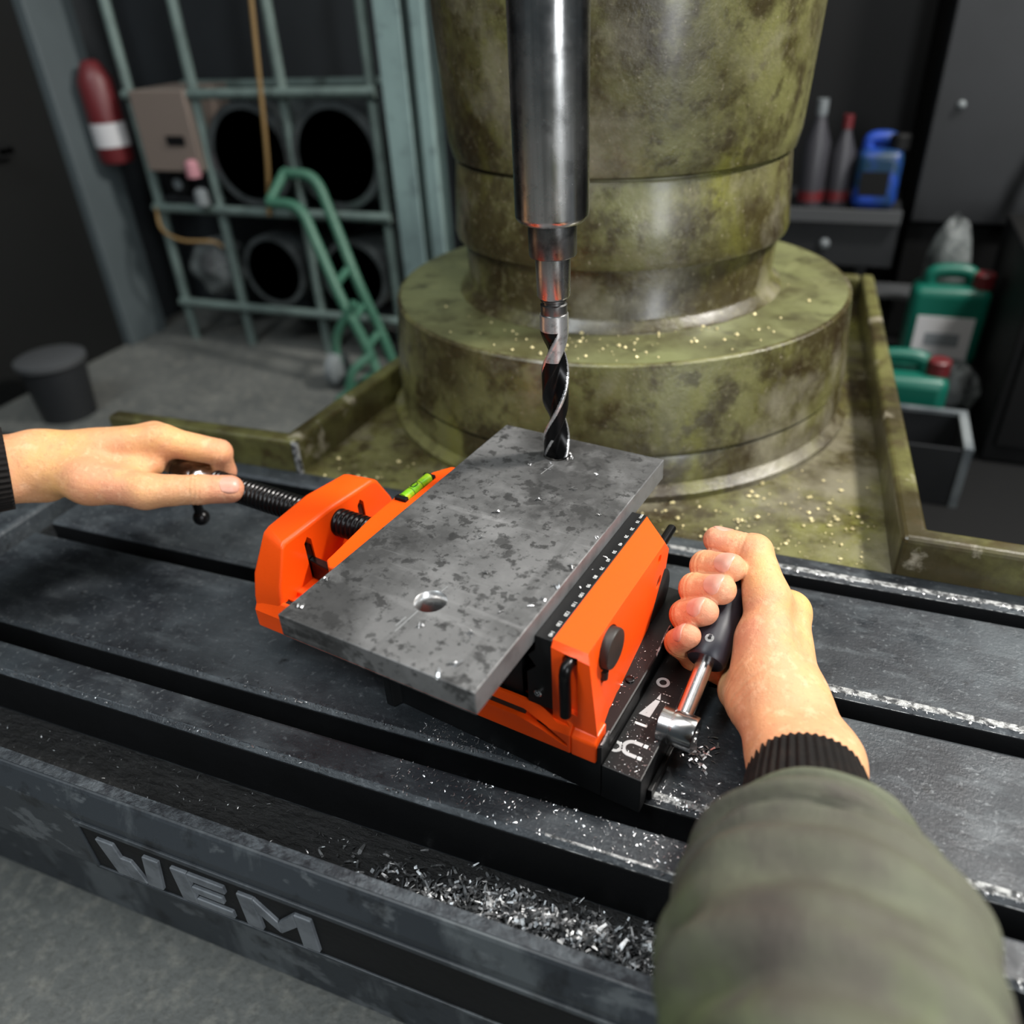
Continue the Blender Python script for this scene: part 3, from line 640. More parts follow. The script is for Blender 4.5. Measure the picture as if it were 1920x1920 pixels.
# ---- right hand around the lever grip: frame t along the grip, l to its left, n towards the viewer
g0 = np.array(tow(*G0)) * 1000; g1 = np.array(tow(*G1)) * 1000; ga = (g1 - g0) / np.linalg.norm(g1 - g0)
gn = CP - (g0 + g1) / 2; gn -= ga * (gn @ ga); gn /= np.linalg.norm(gn); gl = np.cross(gn, ga)
if gl @ RM[0] > 0: gl = -gl
def gp_(t, l, n): return g0 + ga * t + gl * l + gn * n
def pol(t, ang, rho): a = math.radians(ang); return gp_(t, rho * math.sin(a), rho * math.cos(a))
rh = Hand()
wr = wd(1462, 1318, 512); fa1 = wd(1508, 1428, 474); fa2 = wd(1528, 1590, 412); lat = RM[0]
mcp = [gp_(63, -41, -13), gp_(44, -40, -23), gp_(25, -37, -28), gp_(8, -33, -28)]
wofs = [9, 3, -3, -9]
for i in range(4):
    w0 = wr + lat * (wofs[i]) + gn * (4 - i * 3)
    rh.soft.append((mcp[i], w0, [12.5, 12.5, 12, 11.5][i], 16, 12))
rh.soft.append((wr + lat * 10, fa1 + lat * 11, 20.5, 21, 14)); rh.soft.append((wr - lat * 10, fa1 - lat * 10, 20.5, 20.5, 14))
rh.soft.append((fa1 + lat * 11, fa2 + lat * 12, 21, 24, 14)); rh.soft.append((fa1 - lat * 10, fa2 - lat * 10, 20.5, 24, 14))
tm = gp_(52, -22, 14); tcmc = gp_(-8, -44, 13); tip_j = gp_(84, -4, 12); ttip = gp_(84.5, 23, 9)
rh.soft.append((tcmc, tm, 17.5, 14, 12)); rh.soft.append((gp_(22, -29, 9), gp_(2, -34, 8), 18, 18, 10))
rh.soft.append((gp_(30, -36, -6), gp_(0, -42, -6), 18, 20, 12))
rh.soft.append((gp_(56, -30, 2), gp_(60, -38, -8), 11, 11, 12))
rh.soft.append((gp_(-6, -28, -13), wr - lat * 16 - gn * 2, 15.5, 17, 5))
FT = [62.5, 43.5, 25, 7.5]; FR = [11.0, 11.3, 10.6, 9.4]
ang = [(136, 78, 18), (140, 80, 20), (152, 93, 36), (162, 108, 54)]
rho = [(26, 23.5, 21.5), (26.5, 24, 21.8), (26, 23.5, 21), (24, 22, 20)]
for i in range(4):
    r = FR[i]; pip = pol(FT[i] + (3 if i == 0 else 0), ang[i][0], rho[i][0]); dip = pol(FT[i] + (1, .5, 0, -1)[i], ang[i][1], rho[i][1]); tp = pol(FT[i] - (2, 1.5, 1, 2)[i], ang[i][2], rho[i][2])
    rh.soft.append((mcp[i], pip, r + 2, r + .6, 7))
    rh.fing.append(([(mcp[i], pip, r + 1.5, r + .5), (pip, dip, r + .3, r - .2), (dip, tp, r - .1, r - 1.0)], 1.6))
    rh.tips.append((tp, 20)); rh.tips.append((pip, 16))
    ax = tp - dip; ax /= np.linalg.norm(ax); rh.crease.append((dip + ax * 1, ax, .8, .55, r + 3, 0)); rh.crease.append((dip - ax * 2.2, ax, .7, .4, r + 3, 0))
rh.fing.append(([(tm, tip_j, 14.5, 12.6), (tip_j, ttip, 12.0, 9.6)], 2.5)); rh.soft.append((tm, tm + (tip_j - tm) * .6, 14, 12.3, 8))
rh.tips.append((ttip, 26)); rh.tips.append((tip_j, 20)); rh.tips.append((gp_(30, -14, 18), 34))
tx = ttip - tip_j; tx /= np.linalg.norm(tx); rh.crease.append((tip_j + tx * 8, tx, 1.0, .8, 12, 0)); rh.crease.append((tip_j + tx * 11, tx, .8, .4, 12, 0))
fx = (fa1 - wr) / np.linalg.norm(fa1 - wr)
for o_, dp in ((-16, .8), (-12, .5), (-2, .9), (4, .5)): rh.crease.append((wr + fx * o_ - lat * 14, fx + lat * .25, 1.1, dp, 24, 0))
ALL = np.array([p for a, b, *_ in rh.soft for p in (a, b)] + [ttip, tip_j] + [c[1] for ch, k in rh.fing for c in ch])
lo = ALL.min(0) - 26; hi = ALL.max(0) + 26
hr = place(rh.mesh('right_hand', 1.15, lo, hi), 'right_hand', M['skin'])
for i in range(4):
    ch = rh.fing[i][0][2]; a, b = ch[0], ch[1]; ax = b - a; ax /= np.linalg.norm(ax); nr = (a + b) / 2 - (g0 + ga * FT[i]); r = FR[i]
    part(rh.nail(a + (b - a) * 1.0, ax, nr + gn * 7, 13.0 - (i == 3) * 2, r * 1.5), 'fingernail', M['nail'], hr, sm=60)
part(rh.nail(tip_j + (ttip - tip_j) * .93, tx, ga * .95 + gn * .55, 14, 13.5), 'thumbnail', M['nail'], hr, sm=60)

# ---- left hand on the screw handle
lh = Hand()
lw = wd(78, 873, 672); lf1 = wd(-40, 882, 645); lf2 = wd(-230, 900, 600); up = RM[1]
LM = [wd(306, 827, 676), wd(292, 822, 694), wd(274, 830, 712), wd(252, 842, 728)]
LP = [wd(411, 848, 690), wd(394, 846, 708), wd(372, 858, 728), wd(335, 872, 744)]
LD = [wd(421, 884, 705), wd(402, 886, 722), wd(378, 898, 738), wd(338, 904, 752)]
LT = [wd(404, 902, 716), wd(384, 908, 728), wd(358, 915, 740), wd(322, 916, 750)]
LR = [10.2, 10.4, 9.8, 8.6]
for i in range(4):
    lh.soft.append((LM[i], lw + up * (10 - 6 * i) + RM[2] * (6 * i - 6), 12.5, 17, 12))
    r = LR[i]; lh.soft.append((LM[i], LP[i], r + 2.4, r + .8, 8))
    lh.fing.append(([(LM[i], LP[i], r + 1.8, r + .4), (LP[i], LD[i], r + .2, r - .6), (LD[i], LT[i], r - .5, r - 1.5)], 1.8))
    lh.tips.append((LP[i], 20)); lh.tips.append((LD[i], 22))
tc = wd(168, 902, 655); tmm = wd(272, 921, 650); tij = wd(372, 918, 655); ttt = wd(431, 917, 662)
lh.soft.append((tc, tmm, 17.5, 13.6, 12)); lh.soft.append((tmm, tmm + (tij - tmm) * .5, 13.4, 12.2, 8))
lh.soft.append((wd(190, 872, 680), wd(255, 868, 690), 23, 15, 14)); lh.soft.append((wd(250, 888, 668), wd(285, 872, 676), 12, 10, 12))
lh.fing.append(([(tmm, tij, 13.2, 12.0), (tij, ttt, 12.0, 11.6)], 2.5))
lh.soft.append((lw + up * 6, lf1 + up * 6, 20.5, 20.5, 14)); lh.soft.append((lw - up * 9, lf1 - up * 9, 20.5, 20.5, 14))
lh.soft.append((lf1 + up * 6, lf2 + up * 9, 20.5, 23, 14)); lh.soft.append((lf1 - up * 9, lf2 - up * 9, 20.5, 23, 14)); lh.soft.append((lw, tc, 20, 17, 12))
lh.tips += [(ttt, 30), (wd(200, 935, 650), 40), (wd(330, 870, 672), 24)]
lx = ttt - tij; lx /= np.linalg.norm(lx)
for o_, dp in ((-6, .7), (-2.5, .9), (1, .6)): lh.crease.append((tij + lx * o_, lx, .9, dp, 12.5, 0))
ix = (LP[0] - LM[0]) / np.linalg.norm(LP[0] - LM[0])
for o_, dp in ((-3, .5), (1, .5)): lh.crease.append((LP[0] + ix * o_, ix, .9, dp, 12, 0))
wx = (lf1 - lw) / np.linalg.norm(lf1 - lw)
for o_, dp in ((-14, .7), (-8, .5)): lh.crease.append((lw + wx * o_ - up * 12, wx - up * .3, 1.2, dp, 22, 0))
# tendons on the back of the hand
for i in (0, 1): lh.soft.append((LM[i] + up * 3 - RM[2] * 6, lw + up * 12 - RM[2] * 8, 7.5, 5, 8))
ALL = np.array([p for a, b, *_ in lh.soft for p in (a, b)] + [ttt] + LT)
lo = ALL.min(0) - 26; hi = ALL.max(0) + 26
hl = place(lh.mesh('left_hand', 1.3, lo, hi), 'left_hand', M['skin'])
part(lh.nail(tij + (ttt - tij) * 1.02, lx, -RM[2] + RM[1] * .35, 15.5, 15), 'thumbnail', M['nail'], hl, sm=60)

# ---- cuffs and sleeve
def cloth_tube(path, rad, seg, fold, thick=1.6):
    P = [Vector(p) for p in path]; mb = MB(.001)
    mb.tube([tuple(p) for p in P], rad, seg, cap=False, prof=fold); return mb
def rib(t, i): return (1 + .026 * math.sin(44 * t)) * (1 + .0 * i)
def solid(o, th):
    md = o.modifiers.new('thick', 'SOLIDIFY'); md.thickness = th; md.offset = -1
cp = bez([wd(1510, 1452, 466), wd(1514, 1510, 446), wd(1518, 1580, 420), wd(1520, 1660, 392)], 6)
o = part(cloth_tube(cp, [31.5 + 9 * (i / (len(cp) - 1)) ** .8 for i in range(len(cp))], 264, rib), 'knit_cuff', M['knit'], person, sm=60, label='black ribbed cuff on the right wrist'); solid(o, .0016)
spth = bez([wd(1518, 1604, 414), wd(1520, 1630, 404), wd(1528, 1690, 380), wd(1538, 1760, 354), wd(1552, 1860, 322), wd(1580, 2150, 274), wd(1640, 2900, 205)], 16)
nS = len(spth)
def folds(t, i):
    u = i / (nS - 1); e = min(1, u * 7)
    w1 = math.sin(30 * u + 1.9 * math.sin(t + .6)); w2 = math.sin(47 * u - 1.5 * math.sin(t - .9) + 1.0)
    return 1 + e * (.03 * math.sin(3 * t + 9 * u + .8) + .13 * (abs(w1) ** 1.5 - .45) * (.65 + .35 * math.sin(t + 1)) + .06 * (abs(w2) - .5) + .025 * math.sin(2 * t - 20 * u + 2.0) + .01 * math.sin(7 * t + 24 * u))
o = part(cloth_tube(spth, [40 + 22 * min(1, (i / (nS - 1)) * 2.2) ** .7 for i in range(nS)], 160, folds), 'jacket_sleeve', M['sleeve'], person, sm=80, label='olive jacket sleeve on the right arm'); solid(o, .002)
cp = bez([wd(16, 878, 656), wd(-40, 884, 645), wd(-120, 892, 628)], 8)
o = part(cloth_tube(cp, [33 + 3 * (i / (len(cp) - 1)) for i in range(len(cp))], 240, rib), 'knit_cuff', M['knit'], person, sm=60, label='black ribbed cuff on the left wrist'); solid(o, .0016)
spth = bez([wd(-100, 890, 632), wd(-170, 900, 612), wd(-330, 920, 560)], 8); nS = len(spth)
o = part(cloth_tube(spth, [38 + 14 * (i / (nS - 1)) for i in range(nS)], 96, folds), 'jacket_sleeve', M['sleeve'], person, sm=80); solid(o, .002)
# ------------------------------------------------------------------ background left: rack, pipes, hand truck, posts
YR = 1.255
rk = thing('pipe_rack', (-1.18, YR, FZ), 'pale green tubular steel rack holding large pipe rings', 'rack')
for x in (-1.474, -1.295, -1.067, -.855):
    part(MB().tube([(x, YR, FZ), (x, YR, .62)], .0115, 12), 'upright', M['rackpaint'], rk, sm=60)
for z in (-.2, .03, .27):
    part(MB().tube([(-1.48, YR - .012, z), (-.84, YR - .012, z)], .0105, 12), 'front_rail', M['rackpaint'], rk, sm=60)
    part(MB().tube([(-1.48, YR + .18, z), (-.84, YR + .18, z)], .010, 12), 'rear_rail', M['rackpaint'], rk, sm=60)
labs = {(0, 0): 'large pipe ring on the lower rack rail, nearer the grey door frame', (0, 1): 'large pipe ring on the lower rack rail, behind the green hand truck',
        (1, 0): 'large pipe ring on the upper rack rail, beside the cardboard box', (1, 1): 'large pipe ring on the upper rack rail, above the green hand truck'}
for ri, z in enumerate((-.2, .03)):
    for ci, x in enumerate((-1.175, -.955)):
        r = .107 if ri else .083; zc = z + .012 + r
        mb = MB(); mb.lathe([(r * .86, -.07), (r, -.07), (r * 1.0, -.06), (r * .99, .16), (r * .86, .16), (r * .86, -.07)], (x, YR + .06, zc), 'y', 56)
        p = single(mb, 'pipe_ring', M['pipe'], (x, YR + .06, zc - r), labs[(ri, ci)], 'pipe', 'pipe rings on the rack', sm=45)
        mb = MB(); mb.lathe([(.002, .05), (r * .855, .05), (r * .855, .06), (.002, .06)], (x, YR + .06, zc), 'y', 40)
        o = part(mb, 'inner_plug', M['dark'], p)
bx = thing('cardboard_box', (-1.365, YR + .03, .11), 'worn brown cardboard box high on the rack', 'box')
part(MB().box(-1.45, -1.30, YR - .03, YR + .12, .115, .28), 'carton', M['card'], bx, .003)
part(MB().box(-1.375, -1.325, YR - .0325, YR - .0298, .17, .19), 'printed_bar', M['dark'], bx)
sb = thing('shelf_tray', (-1.385, YR + .05, .04), 'dark shelf tray under the cardboard box', 'tray')
part(MB().box(-1.46, -1.305, YR - .0, YR + .15, .043, .052), 'tray_floor', M['darkgrey'], sb, .002)
part(MB().box(-1.44, -1.33, YR + .02, YR + .12, .052, .114), 'tray_block', M['darkgrey'], sb, .004)
pc = thing('round_gauge', (-1.40, YR, .052), 'small black round gauge on the rack tray', 'gauge')
part(MB().lathe([(.002, 0), (.026, 0), (.028, .004), (.028, .02), (.002, .02)], (-1.40, YR - .005, .083), 'y', 28), 'gauge_body', M['dark'], pc, sm=40)
part(MB().lathe([(.002, -.001), (.012, -.001), (.012, .0005), (.002, .0005)], (-1.40, YR - .005, .083), 'y', 20), 'gauge_face', M['greypost'], pc)
for k, (x, z) in enumerate(((-1.318, .118), (-1.312, .058))):
    mb = MB(); mb.lathe([(.003, 0), (.016, 0), (.017, .004), (.015, .03), (.008, .036), (.003, .036)], (x, YR - .035, z - .012), seg=24)
    single(mb, 'plastic_cap', M['pink'] if k == 0 else M['greypost'], (x, YR - .035, z - .012), 'pinkish plastic cap beside the cardboard box' if k == 0 else 'pale grey plastic cap just above the middle rack rail', 'cap', sm=40)
# crumpled bag on the low shelf
def blob(c, r, seed, amp=.18, seg=28, rings=18):
    rnd = random.Random(seed); ks = [(rnd.uniform(2, 7), rnd.uniform(2, 7), rnd.uniform(0, 6)) for _ in range(5)]; rows = []
    for j in range(rings + 1):
        ph = math.pi * (j + .02) / (rings + .04); row = []
        for i in range(seg):
            th = 2 * math.pi * i / seg; w = 1 + amp * sum(math.sin(int(a) * th + p) * math.sin(b * ph) for a, b, p in ks) / 2.2
            row.append((c[0] + r[0] * w * math.sin(ph) * math.cos(th), c[1] + r[1] * w * math.sin(ph) * math.sin(th), c[2] - r[2] * w * math.cos(ph)))
        rows.append(row)
    return MB().grid(rows)
single(blob((-1.385, YR + .06, -.125), (.07, .07, .062), 3), 'crumpled_bag', M['bag'], (-1.385, YR + .06, -.19), 'crumpled grey plastic bag on the low rack rail', 'bag', sm=50)
single(blob((-1.12, YR + .1, .008), (.09, .05, .022), 5), 'crumpled_bag', M['bag'], (-1.12, YR + .1, -.014), 'flattened plastic bag above the lower pipe ring', 'bag', sm=50)
single(MB().tube(bez([(-1.47, YR - .02, .03), (-1.44, YR - .05, -.01), (-1.38, YR - .06, -.03), (-1.31, YR - .04, -.035), (-1.295, YR - .025, -.05)], 8), .004, 8), 'hanging_cable', M['cord'], (-1.38, YR - .05, -.05), 'ochre cable sagging from the middle rack rail', 'cable', sm=60)
single(MB().tube(bez([(-1.065, YR - .02, .6), (-1.08, YR - .05, .3), (-1.10, YR - .05, .15), (-1.14, YR - .03, .03)], 8), .005, 8), 'hanging_hose', M['cord'], (-1.1, YR - .05, .03), 'ochre hose hanging in front of the upper pipe rings', 'hose', sm=60)
ex = thing('fire_extinguisher', (-1.555, 1.245, .13), 'small red cylinder with white label on the grey door frame', 'extinguisher')
part(MB().lathe([(.003, .13), (.034, .13), (.038, .14), (.038, .30), (.02, .335), (.012, .34), (.003, .34)], (-1.555, 1.245, 0), seg=32), 'cylinder', M['red'], ex, sm=40)
part(MB().lathe([(.0384, .165), (.0386, .165), (.0386, .215), (.0384, .215)], (-1.555, 1.245, 0), seg=32), 'label_band', M['canlabel'], ex, sm=40)
part(MB().box(-1.60, -1.55, 1.238, 1.252, .245, .255), 'wall_bracket', M['dark'], ex)
# hand truck leaning on the rack
YT = 1.17
tk = thing('hand_truck', (-.93, YT, FZ), 'green steel hand truck leaning against the pipe rack', 'hand truck')
for s_ in (0, 1):
    dx = .0; dy = -.07 * s_
    part(MB().tube(bez([(-1.075, YT + dy + .05, .12 - .045 * s_), (-1.0, YT + dy + .045, .11 - .045 * s_), (-.96, YT + dy + .03, .04 - .04 * s_), (-.90, YT + dy, -.09 - .02 * s_), (-.86, YT + dy, -.20), (-.835, YT + dy, -.285)], 8), .0115, 12), 'side_rail', M['truckgreen'], tk, sm=60)
part(MB().tube([(-1.075, YT + .05, .12), (-1.075, YT - .02, .075)], .0105, 12), 'handle_bar', M['truckgreen'], tk, sm=60)
for t_ in (.35, .62, .85):
    a = Vector((-.96, YT + .03, .04)).lerp(Vector((-.85, YT, -.24)), t_); part(MB().tube([a, a + Vector((0, -.07, -.02))], .009, 10), 'cross_bar', M['truckgreen'], tk, sm=60)
part(MB().tube(bez([(-.87, YT - .07, -.11), (-.915, YT - .08, -.17), (-.93, YT - .08, -.21), (-.93, YT - .08, -.245)], 8), .010, 10), 'axle_strut', M['truckgreen'], tk, sm=60)
part(MB().tube(bez([(-.845, YT - .07, -.22), (-.88, YT - .10, -.25), (-.895, YT - .11, -.29)], 8), .010, 10), 'toe_strut', M['truckgreen'], tk, sm=60)
part(MB().lathe([(.008, -.014), (.032, -.014), (.04, -.008), (.04, .008), (.032, .014), (.008, .014)], (-.935, YT - .08, -.26), 'x', 32), 'wheel', M['greypost'], tk, sm=45)
part(MB().box(-.90, -.79, YT - .16, YT - .02, FZ + .001, FZ + .008), 'toe_plate', M['truckgreen'], tk, .001)
# steel posts standing behind the column
def post(x0, x1, y0, y1, m, lab, flange=.006):
    t = thing('steel_post', ((x0 + x1) / 2, (y0 + y1) / 2, FZ), lab, 'post', 'steel posts behind the column')
    part(MB().box(x0, x1, y0, y0 + flange, FZ, 1.4), 'front_flange', m, t, .001); part(MB().box(x0, x1, y1 - flange, y1, FZ, 1.4), 'rear_flange', m, t, .001)
    xm = (x0 + x1) / 2; part(MB().box(xm - .004, xm + .004, y0 + flange, y1 - flange, FZ, 1.4), 'web', m, t)
post(-.822, -.768, 1.24, 1.30, M['mint'], 'wide mint grey steel post nearest the pipe rack')
post(-.752, -.725, 1.25, 1.30, M['mint'], 'narrow mint grey steel post beside the wide one')
post(-.715, -.675, 1.30, 1.36, M['dark'], 'black upright added as the dark gap between the grey posts behind the column')  # added upright; its black colour stands for the shaded gap
post(-.668, -.60, 1.27, 1.33, M['greypost'], 'weathered grey steel post half hidden by the green column')
# dim things by the door
st = thing('dark_bin', (-1.44, .80, FZ), 'low dark bin with a pale lid near the black door', 'bin')
part(MB().lathe([(.01, FZ), (.055, FZ), (.065, FZ + .12), (.01, FZ + .12)], (-1.44, .80, 0), seg=32), 'bin_body', M['darkgrey'], st, sm=40)
part(MB().lathe([(.01, FZ + .12), (.07, FZ + .12), (.07, FZ + .13), (.06, FZ + .135), (.01, FZ + .135)], (-1.44, .80, 0), seg=32), 'bin_lid', M['shelfgrey'], st, sm=40)
st = thing('dark_crate', (-1.30, .47, FZ), 'black open crate on the floor in front of the door', 'crate')
part(MB().box(-1.40, -1.20, .37, .54, FZ, FZ + .01), 'crate_floor', M['dark'], st)
for b_ in ((-1.40, -1.39, .37, .54), (-1.21, -1.20, .37, .54), (-1.39, -1.21, .37, .38), (-1.39, -1.21, .53, .54)): part(MB().box(*b_, FZ + .01, FZ + .11), 'crate_side', M['darkgrey'], st, .002)

FZ2 = FZ + .0062
# ------------------------------------------------------------------ background right: shelf, bottles, cans
sh = thing('storage_shelf', (.05, 1.58, FZ), 'dark storage shelf with a grey front edge right of the column', 'shelf')
part(MB().box(-.20, .165, 1.49, 1.74, .006, .016), 'shelf_board', M['darkgrey'], sh, .001)
part(MB().box(-.20, .165, 1.483, 1.4898, .000, .026), 'shelf_edge', M['shelfgrey'], sh, .001)
part(MB().box(-.20, .165, 1.50, 1.52, -.09, 0), 'drawer_front', M['darkgrey'], sh, .002)
part(MB().sphere((.03, 1.492, -.045), .011), 'drawer_knob', M['greypost'], sh, sm=180)
part(MB().box(-.20, .165, 1.74, 1.75, FZ, .6), 'back_panel', M['dark'], sh)
for x in (.04, .10): part(MB().box(x, x + .02, 1.55, 1.60, FZ, -.095), 'divider', M['darkgrey'], sh, .001)
part(MB().box(.12, .22, 1.52, 1.60, -.16, -.15), 'lower_board', M['shelfgrey'], sh, .001)
def bottle(x, y, z, r, h, m, lab, cap):
    t = thing('spray_bottle', (x, y, z), lab, 'bottle', 'bottles on the shelf')
    part(MB().lathe([(.003, z), (r * .95, z), (r, z + .006), (r, z + h * .6), (r * .45, z + h * .8), (r * .36, z + h * .86), (.003, z + h * .86)], (x, y, 0), seg=32), 'bottle_body', m, t, sm=40)
    part(MB().lathe([(.003, z + h * .855), (r * .42, z + h * .855), (r * .42, z + h), (.003, z + h)], (x, y, 0), seg=24), 'bottle_cap', cap, t, sm=40)
    part(MB().lathe([(r * 1.004, z + .01), (r * 1.012, z + .01), (r * 1.012, z + .03), (r * 1.004, z + .03)], (x, y, 0), seg=32), 'label_band', M['red'], t, sm=40)
bottle(-.015, 1.56, .0165, .026, .20, M['bottlegrey'], 'grey bottle with pale neck, nearest the column on the shelf', M['greypost'])
bottle(.037, 1.57, .0165, .024, .17, M['bottlegrey'], 'grey bottle with red cap next to the blue canister', M['red'])
def can(x, y, z, w, d, h, m, t, label=True, cap=None, handle=True):
    b0 = [(-w / 2 * sx_, -d / 2 * sy_) for sx_, sy_ in ((1, 1), (-1, 1), (-1, -1), (1, -1))]
    o = part(MB().prism([(x + a, y + b_) for a, b_ in b0], z, z + h * .86, 'z'), 'can_body', m, t, .018, seg=4); smooth(o, 60)
    if handle:
        part(MB().tube(bez([(x - w * .30, y, z + h * .85), (x - w * .26, y, z + h * .97), (x, y, z + h), (x + w * .2, y, z + h * .97), (x + w * .24, y, z + h * .85)], 6), .013, 12), 'can_handle', m, t, sm=60)
    if cap: part(MB().lathe([(.002, 0), (.019, 0), (.019, .024), (.016, .027), (.002, .027)], (x + w * .36, y - d * .1, z + h * .85), seg=24), 'can_cap', cap, t, sm=40)
    if label:
        part(MB().box(x - w * .36, x + w * .36, y - d / 2 - .0012, y - d / 2 + .002, z + h * .10, z + h * .56), 'can_label', M['canlabel'], t)
        part(MB().box(x - w * .22, x + w * .22, y - d / 2 - .0018, y - d / 2 - .0010, z + h * .24, z + h * .38), 'label_print', M['labelgrey'], t)
t = thing('blue_canister', (.105, 1.57, .0165), 'blue plastic canister with a dark label on the shelf', 'canister')
can(.108, 1.57, .0165, .085, .09, .13, M['blue'], t, False, M['dark'])
part(MB().box(.078, .130, 1.524, 1.5262, .045, .09), 'canister_label', M['dark'], t)
cb = thing('tall_cabinet', (.30, 1.72, FZ), 'tall dark grey cabinet right of the shelf', 'cabinet')
part(MB().box(.19, .44, 1.60, 1.80, -.02, 1.2), 'cabinet_body', M['darkgrey'], cb, .003)
part(MB().sphere((.235, 1.596, .20), .008), 'cabinet_knob', M['greypost'], cb, sm=180)
part(MB().box(.19, .44, 1.62, 1.80, FZ, -.03), 'cabinet_plinth', M['dark'], cb)
for k, (xa, za, xb, zb_, w_) in enumerate(((.50, .42, .395, .06, .012), (.56, .25, .46, .06, .008))):
    single(MB().tube([(xb - .02, 1.50, FZ + .007), (xb, 1.505, zb_), (xa, 1.55, za), (xa + .05, 1.57, za + .2)], w_, 4), 'leaning_bar', M['beige'], (xb, 1.5, FZ), ('thick' if k == 0 else 'thin') + ' beige wooden bar leaning beside the tall cabinet', 'bar')
single(blob((.262, 1.452, -.096), (.042, .034, .122), 11, .10), 'film_bag', M['bag'], (.262, 1.452, -.222), 'shiny grey film bag standing above the green can', 'bag', sm=50)
stp = thing('can_stand', (.27, 1.41, FZ), 'black stand carrying the labelled green can', 'stand')
part(MB().box(.18, .34, 1.32, 1.50, -.232, -.222), 'stand_top', M['dark'], stp, .002)
for a, b_ in ((.185, 1.325), (.325, 1.325), (.185, 1.485), (.325, 1.485)): part(MB().box(a, a + .012, b_, b_ + .012, FZ + .006, -.232), 'stand_leg', M['dark'], stp)
t = thing('green_can', (.268, 1.36, -.2215), 'green plastic can with white label facing the machine', 'jerrycan', 'green plastic cans')
can(.268, 1.36, -.2215, .135, .07, .175, M['can'], t, True, M['red'])
t = thing('green_can', (.183, 1.13, FZ2), 'green plastic can with red cap tucked behind the green rim', 'jerrycan', 'green plastic cans')
can(.165 + .03, 1.13, FZ2, .15, .09, .165, M['can'], t, True, M['red'])
single(blob((.298, 1.24, -.236), (.04, .03, .055), 21, .2), 'clear_film', M['bag'], (.298, 1.24, -.292), 'crumpled clear film on the floor below the labelled green can', 'plastic film', sm=50)
cr = thing('drawer_crate', (.22, 1.0, FZ2), 'low dark crate with a pale metal rim right of the green base', 'crate')
part(MB().box(.135, .295, .93, 1.06, FZ2, FZ2 + .006), 'crate_floor', M['darkgrey'], cr)
part(MB().box(.135, .295, 1.054, 1.06, FZ2 + .006, -.195), 'crate_side', M['darkgrey'], cr); part(MB().box(.289, .295, .93, 1.054, FZ2 + .006, -.195), 'crate_side', M['darkgrey'], cr)
part(MB().box(.135, .289, .93, .936, FZ2 + .006, -.195), 'crate_side', M['darkgrey'], cr)
part(MB().box(.13, .30, 1.052, 1.064, -.195, -.189), 'crate_rim', M['greypost'], cr); part(MB().box(.287, .30, .925, 1.052, -.195, -.189), 'crate_rim', M['greypost'], cr); part(MB().box(.287, .299, .925, .937, FZ2, -.195), 'corner_post', M['greypost'], cr)

single(MB().box(.17, 1.6, .36, 1.55, FZ + .0002, FZ + .006), 'darkening_mat', M['dark'], (.8, 1.1, FZ), 'black mat added to darken the floor right of the green base', 'mat', bev=.001)  # black sheet added so the floor here stays dark
bc = thing('black_cabinet', (.6, 1.3, FZ + .006), 'low black cabinet at the right edge beside the labelled green can', 'cabinet')
part(MB().box(.345, 1.0, 1.10, 1.48, FZ + .0065, .03), 'cabinet_body', M['dark'], bc, .004)
part(MB().box(.36, .66, 1.092, 1.0998, -.26, .01), 'cabinet_door', M['dark'], bc, .002)
# ------------------------------------------------------------------ swarf and chips
rnd = random.Random(5)
def chip_into(mb, c, size, up=.25, normal=None):
    th = rnd.uniform(0, 6.283); a = Vector((math.cos(th), math.sin(th), rnd.uniform(-.1, up))); b = Vector((-math.sin(th), math.cos(th), rnd.uniform(-.5, .5)))
    L = size * rnd.uniform(.6, 1.6); w = size * rnd.uniform(.15, .4); h = size * rnd.uniform(.1, .4)
    c = Vector(c)
    p = [c - a * L - b * w, c - a * L + b * w, c + b * w + Vector((0, 0, h)), c - b * w + Vector((0, 0, h)), c + a * L + b * w * .6, c + a * L - b * w * .6, c - Vector((0, 0, h * .2))]
    mb.add([tuple(q) for q in p], [(0, 1, 2, 3), (3, 2, 4, 5), (0, 3, 6), (3, 5, 6), (5, 4, 6), (4, 2, 6), (2, 1, 6), (1, 0, 6)])
def grain_into(mb, c, size):
    c = Vector(c); r = [size * rnd.uniform(.35, .9) for _ in range(6)]
    P = [c + Vector(q) * k for q, k in zip(((1, .2, .1), (-.2, 1, 0), (-1, -.1, .2), (.1, -1, .1), (0, .1, 1), (.1, 0, -.4)), r)]
    mb.add([tuple(q) for q in P], [(0, 1, 4), (1, 2, 4), (2, 3, 4), (3, 0, 4), (1, 0, 5), (2, 1, 5), (3, 2, 5), (0, 3, 5)])
